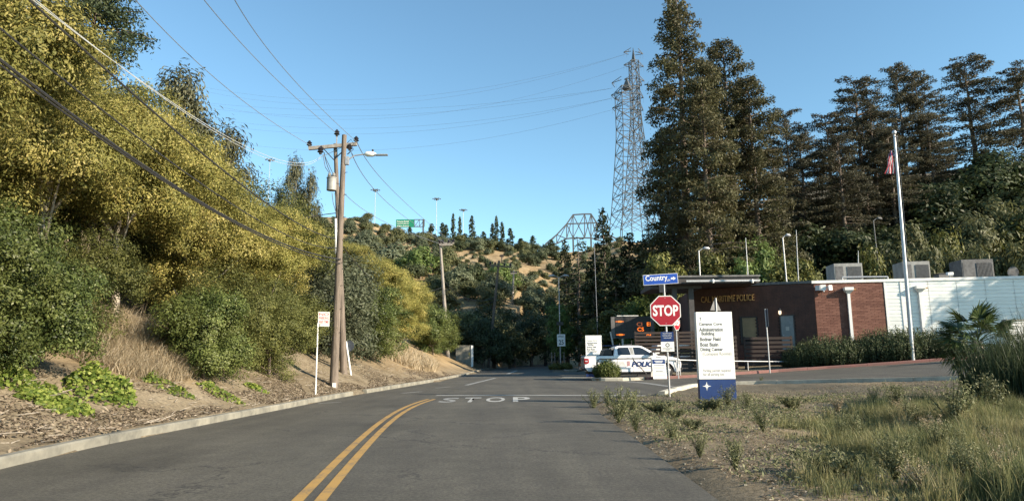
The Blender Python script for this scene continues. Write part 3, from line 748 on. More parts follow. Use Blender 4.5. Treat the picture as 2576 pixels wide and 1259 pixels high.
# deeper, second-row filler trees so that no sky shows under the crowns
for i, (x, y, s, lab) in enumerate([(-14, 11, 1.5, 'dark tree in the shade behind the upper left golden trees'), (-14, 17, 1.5, 'shaded dark tree behind the straw gap'), (-13, 26, 1.5, 'dark tree behind the last yellow bank tree'),
                               (-16, 33, 2.0, 'dark green tree behind the utility poles')]):
    place(D_A, 'broadleaf_tree', lab, 'tree', (x, y, h1(x, y) - .2), (s * 1.2, s * 1.2, s), i * 1.7, 'dark trees behind the bank')
# second group of yellow trees further on
for i, (x, y, top, R, lab) in enumerate([(-8.9, 43, 7.4, .95, 'golden tree beyond the poles, left one of the far pair'), (-8.2, 49, 7.2, 1.0, 'golden-green tree above the dry grass slope, right of its pair'), (-11.6, 47, 9.0, .9, 'yellow tree top rising behind the far golden pair')]):
    g0 = h1(x, y); s = (top - g0) / 7.2
    place((Y_A, Y_C, Y_B)[i], 'broadleaf_tree', lab, 'tree', (x, y, g0), (R, R, s), i * 2 + .5, 'yellow-green trees along the left bank')
place(D_B, 'shrub', 'rounded green bush between the dry grass slope and the concrete wall', 'shrub', (-7.0, 60, h1(-7, 60) - .2), (1.5, 1.5, 1.65), .4, 'shrubs along the left bank', 'stem', 'foliage')
place(D_A, 'shrub', 'dark bush leaning over the concrete wall beside the road', 'shrub', (-7.4, 66, h1(-7.4, 66) - .2), (1.5, 1.5, 1.1), 2.4, 'shrubs along the left bank', 'stem', 'foliage')

def prof_col(t): return 2.2 * (1 - t) ** .5 * (1 if t > .1 else .7) + .5
DK = conifer(41, 13, lambda t: 3.0 * (1 - t) ** .6 + .5, 120, M['pine_leaf'], L=.15, Wd=.07, dens=170, r0=.25, z0=2)
place(DK, 'conifer_tree', 'dark green conifer rising over the golden trees at top left', 'tree', (-15.6, 24.0, h1(-15.6, 24.0)), (.9, .9, 1.05), 0)
# eucalyptus
def euc(seed, h, R, n, L=.42, Wd=.10):
    r = np.random.default_rng(seed); lob = []
    for i in range(13):
        t = r.uniform(.30, .97); rr = R * (1.1 - t) * 1.0; a = r.uniform(0, 6.28); q = R * r.uniform(.22, .40) * (1.25 - .6 * t)
        lob.append((math.cos(a) * rr * .75, math.sin(a) * rr * .75, h * t, q, q, q * 1.5))
    cm = crown_mesh('crown', lob, n, 24, .55, L, Wd, seed, 3.0, .2, 1.6, .1)
    return (cm, M['euc_leaf'], trunk_mb(h * .9, .25, lob, r, maxl=12).mesh('trunk', True), M['pale_bark'])
E_A = euc(51, 14, 3.6, 360); E_B = euc(52, 12, 3.2, 330)
def by_px(x, ytop, Z): return W(x, ytop, Z)
for x, yt, Z, hh, kd, s, lab in [(462, 182, 40, 14, E_A, 1.05, 'weeping eucalyptus standing tall behind the golden trees'), (520, 290, 41, 12, E_B, 1.0, 'middle eucalyptus of the weeping group, shorter than its tall neighbour'), (588, 318, 43, 12, E_B, .95, 'small drooping eucalyptus beside the overhead cables'),
                            (742, 398, 92, 14, E_A, .95, 'pointed eucalyptus left of the utility poles'), (782, 430, 92, 12, E_B, .85, 'slim eucalyptus closest to the transformer pole'), (708, 470, 95, 12, E_B, .75, 'short eucalyptus left of the pointed one')]:
    top = by_px(x, yt, Z); g0 = h1(top.x, Z); s_z = (top.z - g0) / (hh * 1.06)
    place(kd, 'eucalyptus_tree', lab, 'tree', (top.x, Z, g0), (s, s, s_z), x * .1, 'eucalyptus trees behind the bank')

# ivy patches on the bank
def ivy(px, n, rx, ry, seed, lab, size=.08, lift=.16):
    g = G(*px); r = np.random.default_rng(seed); a = r.uniform(0, 6.28, n); q = np.sqrt(r.uniform(0, 1, n))
    X = g.x + np.cos(a) * q * rx; Y = g.y + np.sin(a) * q * ry
    hm = (pn2(X, Y, 1.4, seed) * .5 + .6) * (1 - q ** 3)
    k = hm > r.uniform(-.1, .35, n); X, Y, hm, q = X[k], Y[k], hm[k], q[k]; n = len(X)
    Z = H(X, Y) + hm * lift * r.uniform(.2, 1.2, n) + .02
    P = np.stack([X - g.x, Y - g.y, Z - g.z], 1); N = np.tile([.35, -.45, .75], (n, 1))
    Vv, Q, R = leaf_cards(P, N, size, size * .85, r, .4, .55)
    o = link('ivy_patch', np_mesh('ivy_patch', Vv, Q, rnd=R), M['ivy_leaf']); o.location = g
    tag(o, lab, 'ivy', 'ivy patches at the foot of the shrubs')
ivy((50, 968), 1500, 1.0, .55, 61, 'bright green ivy patch at the far left edge of the bank', .08)
ivy((150, 1015), 900, .55, .5, 62, 'ivy strip trailing down the bare soil below the dark shrubs', .075)
ivy((255, 985), 1900, .55, .8, 63, 'ivy climbing the right side of the big dark shrub', .075, .6)
ivy((420, 975), 420, .6, .45, 64, 'pale ivy patch below the straw patch', .07)
ivy((555, 993), 420, .6, .4, 65, 'dark ivy under the round dark shrub', .07)
ivy((645, 978), 160, .35, .35, 66, 'small yellowish ivy tuft right of the round dark shrub', .09)

# straw clump
def straw(px, n, rx, ry, seed, lab, hgt=.6, wid=.012, nm='dry_grass_clump', m='straw', cat='dry grass', lean=.9, group='dry grass clumps'):
    g = G(*px); r = np.random.default_rng(seed); a = r.uniform(0, 6.28, n); q = np.sqrt(r.uniform(0, 1, n))
    X = g.x + np.cos(a) * q * rx; Y = g.y + np.sin(a) * q * ry
    P = np.stack([X - g.x, Y - g.y, H(X, Y) - g.z], 1)
    Vv, Q, T, R = blades(P, hgt, wid, r, lean)
    o = link(nm, np_mesh(nm, Vv, Q, T, rnd=R), M[m]); o.location = g
    return tag(o, lab, cat, group)
straw((345, 912), 6500, 1.1, 1.9, 71, 'pale straw-coloured dry grass spilling down the bank gap', .42, .011, lean=1.7)
straw((310, 858), 2600, .9, 1.3, 72, 'upright golden dry grass at the top of the bank gap', .75, .011, lean=1.0)
straw((1035, 905), 5000, 1.6, 5.5, 73, 'golden dry grass on the slope beyond the utility poles', .6, .035)
straw((1375, 893), 900, 1.5, 3, 74, 'sunlit dry grass at the bend of the road', .6, .05)

# leaf litter and stones on the left bank
r = np.random.default_rng(81)
n = 26000; Y = 4 + 44 * r.uniform(0, 1, n) ** 1.5; X = kx(Y) - .17 - np.abs(r.normal(0, 1.1, n)) - r.uniform(0, .3, n)
k = pn2(X, Y, .5, 2) > -.5 + .7 * np.clip(kx(Y) - X - .8, 0, 1.2); X, Y = X[k], Y[k]; n = len(X)
P = np.stack([X, Y, H(X, Y) + .012 + np.abs(r.normal(0, .012, n))], 1)
Vv, Q, R = leaf_cards(P, np.tile([.1, -.1, 1.0], (n, 1)), .085, .032, r, 0, .38, np.clip(r.beta(1.6, 2.2, n), 0, 1))
tag(link('leaf_litter', np_mesh('leaf_litter', Vv, Q, rnd=R), M['litter']), 'dry leaf litter and bark scattered over the left bank', 'leaf litter', kind='stuff')
n = 500; Y = 5 + 34 * r.uniform(0, 1, n); X = kx(Y) - .3 - r.uniform(0, 2.0, n)
b = MB()
for x, y, z in zip(X, Y, H(X, Y)):
    p = Vector((x, y, z + .03)); a = r.uniform(0, 6.28); l = r.uniform(.08, .34); d = Vector((math.cos(a) * l, math.sin(a) * l, r.uniform(0, .06)))
    b.tube([p, p + d], [.008, .005], 4, False)
tag(b.build('twig_litter', M['pale_bark']), 'thin broken twigs lying on the left bank', 'twigs', kind='stuff')

# ================================================================== HILLSIDE VEGETATION
rH = random.Random(5)
HT = [broadleaf('h', 100 + i, 3.0, 4.6, .3, m, nl=9, nclump=190, per=20, clump_r=.6, L=.46, Wd=.26, droop=.3, r0=.2) for i, m in enumerate([M['hill_olive'], M['hill_grey'], M['hill_dark'], M['hill_olive'], M['hill_grey'], M['green_leaf']])]
CYP = [conifer(110 + i, 9, lambda t: 1.25 * (1 - t ** 2) ** .8 + .15, 60, M['oak_leaf'], L=.6, Wd=.32, dens=16, r0=.14, z0=.4, up=1.2) for i in range(2)]
HS = [(crown_mesh('shrub', rand_lobes(np.random.default_rng(120 + i), 5, 1.5, 1.8, .0), 70, 14, .5, .5, .28, 120 + i, 0, .2), m) for i, m in enumerate([M['hill_olive'], M['hill_grey'], M['hill_dark']])]
def poly_tan(x, y):
    for cx, cy, rx, ry in [(1205, 665, 66, 42), (1255, 638, 60, 26), (1325, 700, 62, 28), (1165, 690, 36, 44), (1385, 690, 45, 34), (1520, 620, 110, 60), (905, 548, 80, 13), (985, 572, 50, 14), (1460, 640, 60, 50), (1500, 690, 80, 28), (1400, 725, 60, 18), (1290, 675, 40, 20)]:
        if ((x - cx) / rx) ** 2 + ((y - cy) / ry) ** 2 < 1: return True
    return False
cnt = 0; spots = []; tries = 0; hill = {}
def zone(x, y):
    hx = ('behind the wooden poles', 'left of the grey pole', 'behind the grey pole', 'above the leaning pole', 'right of the leaning pole', 'below the truss bridge')[min(5, max(0, int((x - 800) / 105)))] if x < 1430 else 'above the message board'
    hy = 'high' if y < 625 else ('halfway' if y < 700 else 'low')
    return hy + ' on the hill ' + hx
def note(o, base, x, y):
    hill.setdefault((base, zone(x, y)), []).append((x, o))
while cnt < 205 and tries < 5000:
    tries += 1
    x = rH.uniform(800, 1640); y = rH.uniform(560, 800)
    if poly_tan(x, y): continue
    if (x > 1330 and y < 650) or (x > 1420 and rH.random() < .6): continue
    g = G(x, y, 60)
    if g is None or g.y < 84 or g.y > 240: continue
    if any((g.x - a) ** 2 + (g.y - b_) ** 2 < (4.6 + g.y * .001) ** 2 for a, b_ in spots): continue
    spots.append((g.x, g.y)); cnt += 1
    k = rH.choice([0, 0, 1, 1, 2, 3, 4]) if x < 1330 else rH.choice([0, 2, 3, 4, 2])
    s = rH.uniform(.55, 1.0) * (1.0 if g.y < 190 else .8)
    nm_ = {0: 'olive tree', 1: 'grey-green tree', 2: 'very dark oak', 3: 'olive tree', 4: 'grey-green tree'}[k]
    o = place(HT[k], 'hillside_tree', 'x', 'tree', (g.x, g.y, g.z - .4), (s, s, s * rH.uniform(.8, 1.15)), rH.uniform(0, 6), nm_ + 's on the brushy hillside')
    note(o, nm_, x, y)
# named ones
for x, y, sx, sz, k, lab in [(1055, 700, 1.7, 1.35, 5, 'bright green rounded tree above the far golden pair'), (1255, 745, 1.3, 1.2, 5, 'vivid green tree behind the leaning dark utility pole'), (985, 680, 1.8, 1.4, 1, 'large pale sage-green tree crown on the hill behind the poles'), (905, 650, 1.6, 1.3, 1, 'sage-green tree close behind the wooden poles')]:
    g = G(x, y, 50)
    place(HT[k], 'hillside_tree', lab, 'tree', (g.x, g.y, g.z - .4), (sx, sx, sz), 1, 'trees singled out on the hillside')
sc = 0
for i in range(2500):
    x = rH.uniform(800, 1640); y = rH.uniform(535, 760)
    if not poly_tan(x, y): continue
    g = G(x, y, 60)
    if g is None or g.y < 90: continue
    sc += 1
    if sc > 150: break
    s = rH.uniform(.35, 1.0); k = rH.randrange(3)
    o = solo(HS[k], 'hillside_shrub', 'x', 'shrub', (g.x, g.y, g.z - .1), s, rH.uniform(0, 6), 'scrub on the dry hillside')
    note(o, ('olive scrub bush', 'greyish scrub bush', 'dark scrub bush')[k], x, y)
ORD = 'first second third fourth fifth sixth seventh eighth ninth tenth eleventh twelfth thirteenth fourteenth fifteenth sixteenth seventeenth eighteenth nineteenth twentieth'.split()
for (base, zn), L_ in hill.items():
    L_.sort(key=lambda q: q[0])
    for i, (x, o) in enumerate(L_):
        o['label'] = base + ' ' + zn if len(L_) == 1 else ORD[min(i, 19)] + ' ' + base + ' from the left, ' + zn
# pointed trees on the ridge
for x, yt, w, lab in [(1085, 560, 1.3, 'bushy dark tree at the left end of the ridge row'), (1112, 558, 1.2, 'dark pointed tree right of the bushy ridge tree'), (1122, 563, 1.0, 'narrow dark tree tucked in the ridge clump'),
                      (1140, 535, .85, 'tall slim cypress, left one of the close pair on the ridge'), (1156, 543, .8, 'tall slim cypress, right one of the close pair on the ridge'), (1187, 541, 1.1, 'single pointed cypress mid ridge'),
                      (1248, 541, .8, 'highest cypress of the ridge trio'), (1262, 556, .9, 'lower cypress to the right of the trio'), (1238, 560, .9, 'short cypress left of the highest one'), (1283, 572, 1.2, 'blunt dark tree right of the cypress trio'),
                      (1215, 580, 1.2, 'low dark ridge tree between cypresses'), (1340, 590, 1.1, 'small pointed ridge tree near the bridge truss'), (1385, 600, 1.4, 'dark ridge tree in front of the bridge truss'), (1170, 585, 1.4, 'low bushy tree beneath the cypress pair'), (1310, 597, 1.4, 'low bushy ridge tree right of the trio'), (1030, 568, 1.0, 'small pointed tree below the highway sign')]:
    Z = 222; p = W(x, yt, Z); g0 = h1(p.x, Z)
    hh = max(p.z - g0, 3)
    place(CYP[int(x) % 2], 'cypress_tree', lab, 'tree', (p.x, Z, g0 - .3), (w * .95, w * .95, hh / 9), x, 'pointed trees on the ridge')
for i, x in enumerate(range(1046, 1400, 21)):
    p = W(x + rH.uniform(-7, 7), 600, 214 + rH.uniform(-6, 8)); k = (2, 0, 2, 4)[i % 4]; s_ = rH.uniform(.55, .95)
    place(HT[k], 'hillside_tree', ('very dark', 'olive', 'dark', 'grey-green')[i % 4] + ' bush below the skyline cypresses, %s from the left' % ORD[i], 'tree', (p.x, p.y, h1(p.x, p.y) - .5), (s_ * 1.2, s_ * 1.2, s_), i * 1.9, 'low bushes along the ridge')
# shaded dark oaks beyond the bend
OK2 = [broadleaf('o2', 135 + i, 3.4, 6.2, .4, (M['hill_dark'], M['hill_olive'])[i], nl=12, nclump=300, per=22, clump_r=.5, L=.34, Wd=.19, droop=.3, r0=.22, lr=(.28, .46)) for i in range(2)]
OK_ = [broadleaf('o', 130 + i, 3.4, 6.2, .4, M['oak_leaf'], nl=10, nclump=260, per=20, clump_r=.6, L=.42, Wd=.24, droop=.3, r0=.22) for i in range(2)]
for i, (x, yb, Z, yt, s, lab) in enumerate([(1100, 880, 74, 775, 1.0, 'dark oak left of the tall grey utility pole'), (1150, 875, 80, 760, 1.05, 'dark oak behind the tall grey utility pole'), (1195, 880, 84, 772, 1.0, 'shaded oak between the grey and the leaning pole'),
                                          (1240, 880, 88, 765, 1.1, 'shaded oak behind the leaning pole'), (1290, 885, 96, 772, 1.1, 'shaded oak right of the leaning pole'), (1335, 890, 104, 775, 1.1, 'dark oak at the bend of the road'),
                                          (1370, 895, 112, 745, 1.2, 'dark oak closing the view down the road'), (1060, 870, 76, 735, .9, 'dark oak just right of the far golden trees'), (1215, 895, 76, 800, .75, 'low shaded tree on the bank near the concrete wall'), (1280, 897, 86, 810, .75, 'low shaded tree beside the bend')]):
    p = W(x, yt, Z); g0 = h1(p.x, Z); hh = max(2.5, p.z - g0)
    place(OK2[i % 2], 'oak_tree', lab, 'tree', (p.x, Z, g0 - .2), (s, s, hh / 7.0), i * 1.9, 'shaded oaks beyond the bend')

# ================================================================== RIGHT SIDE TREES
RW1 = conifer(201, 35, lambda t: (5.6 * (1 - t) ** .62 + .8) * (1 if t > .04 else .8), 190, M['redwood_leaf'], L=.36, Wd=.15, dens=56, r0=.75, z0=1.5, up=.3, hang=.42, spread=.15)
RW2 = conifer(202, 31, lambda t: 5.4 * (1 - t) ** .45 + .8, 180, M['redwood_leaf'], L=.36, Wd=.15, dens=54, r0=.65, z0=1.5, up=.3, hang=.4)
for x, yt, Z, hh, kd, s, lab in [(1700, -6, 65, 35, RW1, 1.0, 'tallest redwood, its top just reaching the upper edge'), (1818, 112, 70, 31, RW2, .95, 'redwood right of the tallest one, rounded open top'), (1880, 205, 66, 31, RW2, .85, 'dense redwood at the right shoulder of the big group'),
                                 (1760, 160, 61, 31, RW2, .75, 'redwood in front of the group, between its two highest tops'), (1672, 330, 72, 31, RW2, .6, 'low redwood at the left foot of the tallest one')]:
    p = W(x, yt, Z); g0 = h1(p.x, Z)
    place(kd, 'redwood_tree', lab, 'tree', (p.x, Z, g0), (s, s, (p.z - g0) / hh), x * .3, 'big redwoods behind the white truck')
RD = [conifer(210 + i, 24, lambda t: (4.9 * (1 - t) ** .3 + .3) * min(1, .62 + t * 1.2), 135, M['dry_redwood'], L=.32, Wd=.13, dens=46, r0=.42, z0=3.5, up=.5, hang=.2, spread=.08) for i in range(3)]
for i, (x, yt, Z, s, lab) in enumerate([(1972, 283, 88, .85, 'slim redwood standing just right of the big dense group'), (2075, 292, 86, 1.0, 'redwood left of the broad-topped one, partly merged'), (2010, 345, 82, .95, 'low-topped redwood between the slim and the merged one'), (2148, 206, 90, 1.15, 'broad-topped redwood left of the flagpole'),
                                      (2185, 262, 86, .95, 'redwood squeezed behind the broad-topped one'), (2252, 172, 94, .95, 'left trunk of the twin-topped redwoods behind the flag'), (2298, 192, 95, .95, 'right trunk of the twin-topped redwoods behind the flag'), (2330, 300, 92, .8, 'thin redwood right of the twin tops'),
                                      (2424, 152, 98, 1.25, 'lone open-branched redwood on the slope at the right'), (2553, 172, 96, 1.15, 'redwood cut by the right edge'), (2105, 345, 80, .9, 'lower redwood in front of the broad-topped one'), (2230, 330, 84, .9, 'lower redwood to the left of the flag'), (1945, 400, 80, .9, 'low redwood touching the big dense group'), (2375, 395, 100, .7, 'small redwood between the twins and the lone one')]):
    p = W(x, yt, Z); g0 = h1(p.x, Z)
    place(RD[i % 3], 'redwood_tree', lab, 'tree', (p.x, Z, g0), (s, s, (p.z - g0) / 24), x * .7, 'thin-branched redwoods behind the building')
# small conifers and others in the middle
CN = [conifer(220 + i, 20, lambda t: (3.0 * (1 - t) ** .8 + .3), 130, M['pine_leaf'], L=.55, Wd=.22, dens=18, r0=.3, z0=1, up=-.1, hang=.25) for i in range(2)]
CB = conifer(225, 18, lambda t: 3.2 * (1 - t) ** .5 + .4, 50, M['pine_leaf'], L=.5, Wd=.2, dens=10, r0=.28, z0=3, up=-.5, hang=.25)
for x, yt, Z, hh, kd, s, lab in [(1515, 522, 84, 20, CN[0], .95, 'pointed dark spruce left of the lattice tower'), (1452, 590, 84, 18, CB, 1.0, 'thin-branched conifer with drooping open limbs'), (1580, 585, 78, 20, CN[1], 1.15, 'full conifer at the foot of the redwoods'), (1490, 640, 74, 20, CN[1], .9, 'short conifer behind the message board'),
                                 (1420, 600, 90, 20, CN[0], .8, 'slim conifer above the double street lamp'), (1545, 640, 70, 20, CN[0], .9, 'dark conifer directly above the message board'), (1615, 600, 74, 20, CN[0], 1.1, 'conifer behind the blue street name sign')]:
    p = W(x, yt, Z); g0 = h1(p.x, Z)
    place(kd, 'conifer_tree', lab, 'tree', (p.x, Z, g0), (s, s, (p.z - g0) / hh), x * .2, 'conifers in the middle distance')
RT = broadleaf('rt', 140, 2.0, 5.8, 1.0, M['green_leaf'], nl=10, nclump=300, per=22, clump_r=.4, L=.3, Wd=.15, droop=.6, r0=.12)
OT = broadleaf('ot', 141, 2.2, 6.2, .8, M['olive_leaf'], nl=10, nclump=300, per=22, clump_r=.4, L=.32, Wd=.15, droop=.6, r0=.12)
for x, yt, Z, kd, s, hh, lab in [(1404, 752, 79, RT, .88, 6.9, 'rounded leafy tree behind the double street lamp'), (1452, 742, 86, OT, .95, 7.2, 'yellow-topped round tree right of the leafy one'), (1497, 800, 70, OT, .7, 7.2, 'small tree behind the white directory sign'),
                                 (1905, 585, 60, RT, 1.2, 6.9, 'bright green tree rising behind the police building'), (1868, 640, 57, RT, .9, 6.9, 'small bright green tree behind the canopy roof'), (1950, 650, 56, OT, .9, 7.2, 'olive tree behind the dark brick roof'), (2010, 655, 58, OT, .9, 7.2, 'olive tree between the two roof antennas'),
                                 (1670, 640, 55, OT, 1.0, 7.2, 'olive-brown tree behind the stop sign'), (1780, 640, 58, OT, 1.1, 7.2, 'shaded tree behind the police sign wall'), (1600, 740, 58, RT, .9, 6.9, 'dark green tree between message board and canopy'), (1555, 760, 62, OT, 1.0, 7.2, 'tree right behind the message board')]:
    p = W(x, yt, Z); g0 = h1(p.x, Z)
    place(kd, 'broadleaf_tree', lab, 'tree', (p.x, Z, g0), (s, s, (p.z - g0) / hh), x * .3, 'leafy trees around the police building')
# dark oaks on the right slope
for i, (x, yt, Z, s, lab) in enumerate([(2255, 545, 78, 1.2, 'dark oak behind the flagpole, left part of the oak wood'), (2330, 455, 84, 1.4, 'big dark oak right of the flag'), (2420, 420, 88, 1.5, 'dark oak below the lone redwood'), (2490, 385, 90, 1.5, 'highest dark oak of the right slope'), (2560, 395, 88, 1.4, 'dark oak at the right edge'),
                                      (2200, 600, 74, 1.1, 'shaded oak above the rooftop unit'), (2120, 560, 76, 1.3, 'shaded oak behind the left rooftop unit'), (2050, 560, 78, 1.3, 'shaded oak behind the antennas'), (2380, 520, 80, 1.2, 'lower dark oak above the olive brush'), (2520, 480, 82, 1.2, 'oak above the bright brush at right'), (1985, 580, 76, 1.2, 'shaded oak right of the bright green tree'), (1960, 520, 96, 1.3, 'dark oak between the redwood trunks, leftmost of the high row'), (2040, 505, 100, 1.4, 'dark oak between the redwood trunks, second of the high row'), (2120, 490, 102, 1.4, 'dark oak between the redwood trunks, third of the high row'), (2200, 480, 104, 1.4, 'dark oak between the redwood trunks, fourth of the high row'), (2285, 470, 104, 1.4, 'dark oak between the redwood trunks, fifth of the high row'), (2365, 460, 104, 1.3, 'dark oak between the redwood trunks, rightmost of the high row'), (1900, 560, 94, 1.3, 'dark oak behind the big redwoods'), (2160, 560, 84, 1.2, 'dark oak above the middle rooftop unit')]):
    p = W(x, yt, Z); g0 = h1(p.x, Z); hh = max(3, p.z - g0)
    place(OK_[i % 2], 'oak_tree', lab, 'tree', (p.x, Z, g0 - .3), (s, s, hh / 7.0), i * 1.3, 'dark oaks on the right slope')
BR = [broadleaf('br', 150 + i, 1.8, 2.8, .0, m, nl=9, nclump=240, per=22, clump_r=.35, L=.28, Wd=.10, droop=-.8, r0=.06) for i, m in enumerate([M['hill_olive'], M['hill_olive'], M['olive_leaf']])]
for i, (x, yt, Z, s, lab) in enumerate([(2240, 640, 62, 1.1, 'olive brush behind the middle rooftop unit'), (2300, 590, 66, 1.4, 'grey brush right of the flagpole above the roof'), (2370, 600, 66, 1.3, 'yellow-olive brush above the roof'), (2430, 560, 70, 1.6, 'broad brush on the slope above the dark rooftop unit'), (2500, 520, 72, 1.8, 'tall feathery brush on the right slope'), (2560, 540, 70, 1.8, 'pale feathery brush at the right edge'),
                                      (2460, 640, 60, 1.3, 'low brush just above the right part of the roof'), (2540, 640, 58, 1.4, 'low pale brush behind the satellite dish'), (2180, 655, 60, 1.0, 'small brush between the rooftop units'), (2400, 650, 60, 1.2, 'small olive bush above the roof vent'), (2330, 655, 58, 1.1, 'dark bush behind the middle rooftop unit')]):
    p = W(x, yt, Z); g0 = h1(p.x, Z); hh = max(2, p.z - g0)
    place(BR[i % 3], 'shrub', lab, 'shrub', (p.x, Z, g0 - .2), (s, s, hh / 2.9), i * 1.7, 'brush on the right slope', 'stem', 'foliage')
# oak beyond the right edge that shades the end of the siding
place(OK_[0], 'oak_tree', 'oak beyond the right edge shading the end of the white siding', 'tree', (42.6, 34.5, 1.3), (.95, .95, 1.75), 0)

# rosemary shrubs along the wall
RS = [sprig_shrub(301 + i, 1.05, 1.32, 700, M['rosemary'], .10, .035, 14) for i in range(3)]
for i, (x, yb, Z, sx, sz, lab) in enumerate([(2030, 915, 39.6, 1.1, 1.05, 'rosemary shrub in front of the grey door'), (2085, 915, 39.2, 1.4, 1.25, 'rosemary shrub at the brick corner'), (2130, 912, 38.8, 1.1, 1.15, 'rosemary shrub under the first white downpipe'),
                                         (2205, 908, 38.6, 1.25, 1.3, 'rosemary shrub where brick meets white siding'), (2255, 905, 38.4, 1.4, 1.35, 'rosemary shrub left of the flagpole foot'), (2305, 900, 38.2, 1.2, 1.25, 'rosemary shrub at the flagpole foot'), (2365, 898, 38.0, 1.3, 1.2, 'rosemary shrub left of the palm'),
                                         (2001, 918, 39.4, .7, .6, 'small low rosemary left of the door')]):
    p = W(x, yb, Z); solo(RS[i % 3], 'rosemary_shrub', lab, 'shrub', (p.x, Z, float(hside(p.x)) + .1), (sx, sx, sz), i * 1.1, 'rosemary shrubs along the building')
p = W(1526, 955, 37.0)
solo(sprig_shrub(310, .62, .95, 520, M['dark_leaf'], .13, .035, 14), 'island_shrub', 'spiky green shrub on the kerbed island beside the truck', 'shrub', (p.x, 37.0, .08), (1, 1, 1.0), 0)
for x, Z, lab in [(1398, 66, 'yellowish grass tuft left of the double lamp base'), (1422, 67, 'yellowish grass tuft right of the double lamp base')]:
    p = W(x, 925, Z); solo(sprig_shrub(311, .6, .6, 200, M['olive_leaf'], .2, .05, 8), 'ornamental_grass', lab, 'grass tuft', (p.x, Z, .12), (1.1, 1.1, 1), 0, 'grass tufts on the median')

# ================================================================== PALM
pp = Vector((16.3, 24.2, float(hside(16.3))))
palm = thing('fan_palm', 'small fan palm with ragged trunk in front of the white siding', 'palm tree', pp)
tb = MB(); tb.tube([(0, 0, -.3), (.02, 0, .3), (.0, 0, .8), (-.03, 0, 1.15)], [.17, .16, .19, .13], 10)
rr_ = random.Random(9)
for i in range(70):
    a = rr_.uniform(0, 6.28); z = rr_.uniform(.05, 1.1); d = Vector((math.cos(a), math.sin(a), 0))
    tb.bar(Vector((0, 0, z)) + d * .12, Vector((0, 0, z + .14)) + d * .24, .05, .015)
tb.build('trunk', M['pale_bark'], palm)
def frond(seed):
    r = random.Random(seed); b = MB()
    b.tube([(0, 0, 0), (.35, 0, .06), (.7, 0, .05)], [.016, .012, .01], 5)
    n = 22
    for i in range(n):
        a = rad(-88 + 176 * i / (n - 1)); l = .62 * (1 - .25 * abs(math.sin(a)) ** 2) * r.uniform(.88, 1.08); d = Vector((math.cos(a), math.sin(a), 0)); s = Vector((-d.y, d.x, 0))
        p = Vector((.68, 0, .05)); w = .036; up = Vector((0, 0, .02 if i % 2 else -.02))
        m1 = p + d * l * .55 + up; t1 = p + d * l + Vector((0, 0, -.12 * r.uniform(.4, 1.4)))
        b.add([p, m1 + s * w, t1, m1 - s * w], [(0, 1, 2, 3)])
    me = b.mesh('frond'); at = me.attributes.new('rnd', 'FLOAT', 'POINT'); at.data.foreach_set('value', np.array([r.uniform(.2, 1) for _ in me.vertices], np.float32)); return me
FR = [frond(i) for i in range(3)]
for i in range(40):
    o = link('frond', FR[i % 3], M['palm_leaf'], palm); el = rad(rr_.uniform(-30, 75) if i > 10 else rr_.uniform(-45, -10)); az = i * 2.4 + rr_.uniform(-.3, .3)
    o.location = (0, 0, 1.1 + .1 * math.sin(el)); o.rotation_euler = (rr_.uniform(-.4, .4), -el, az); sc_ = rr_.uniform(1.05, 1.25); o.scale = (sc_,) * 3

# ================================================================== NEAR FIELD: GRASS, WEEDS, REEDS
r = np.random.default_rng(401)
def bound(Y): return interp(Y, [3, 5.8, 8, 10, 12.5, 14, 16, 18, 20], [2.1, 2.75, 3.5, 4.2, 5.1, 5.9, 7.6, 10.5, 15])
n = 430000; Y = 3.6 + 17 * r.uniform(0, 1, n) ** 1.25; X = 1.8 + r.uniform(0, 1, n) * (Y * .80 + .6)
e = X - bound(Y) + pn2(X, Y, .45, 9) * .7
dens = np.clip(.20 + e * .6, .03, 1) * np.clip((16.8 - Y) / 3.5, 0, 1) * np.clip(.75 + pn2(X, Y, .8, 3) * .55, .12, 1)
dens *= np.clip((X - edge(Y) - .25) / .4, 0, 1)
k = r.random(n) < dens * np.clip(Y / 9, .5, 1); X, Y, e = X[k], Y[k], e[k]; n = len(X)
hh = np.clip(.08 + e * .075, .05, .26) * (1 + .55 * pn2(X, Y, .5, 4) + .35 * pn2(X, Y, 1.4, 8)) 
tone = np.clip(.50 + .30 * pn2(X, Y, .33, 6) + .16 * pn2(X, Y, 1.1, 2) + r.normal(0, .2, n), 0, 1)
# tussocks: taller blades gathered round their own centres, each tussock with its own tone
nt_ = 900; ty = 4.2 + 15 * r.uniform(0, 1, nt_) ** 1.1; tx = 2.4 + r.uniform(0, 1, nt_) * (ty * .78 + .4)
te = tx - bound(ty) + pn2(tx, ty, .45, 9) * .7; kk = (te > 0) & (ty < 15) & (r.random(nt_) < np.clip(.35 + te * .4, .1, 1)); tx, ty, te = tx[kk], ty[kk], te[kk]
ti = np.repeat(np.arange(len(tx)), 55); m_ = len(ti); aa = r.uniform(0, 6.28, m_); qq = np.sqrt(r.uniform(0, 1, m_)) * .11
X2, Y2 = tx[ti] + np.cos(aa) * qq, ty[ti] + np.sin(aa) * qq
th_ = (r.uniform(.16, .34, len(tx)) * (.8 + .25 * np.clip(te, 0, 2)))[ti]; tt = np.clip(r.uniform(.05, 1, len(tx))[ti] + r.normal(0, .1, m_), 0, 1)
X, Y, hh, tone = np.concatenate([X, X2]), np.concatenate([Y, Y2]), np.concatenate([np.clip(hh, .05, .6), th_]), np.concatenate([tone, tt]); n = len(X)
P = np.stack([X, Y, H(X, Y) - .01], 1)
Vv, Q, T, R = blades(P, hh, .007, r, .55, tone)
tag(link('tall_grass', np_mesh('tall_grass', Vv, Q, T, rnd=R), M['grass']), 'uncut green and straw-coloured grass filling the lower right field', 'grass', kind='stuff')
print('grass blades', n)
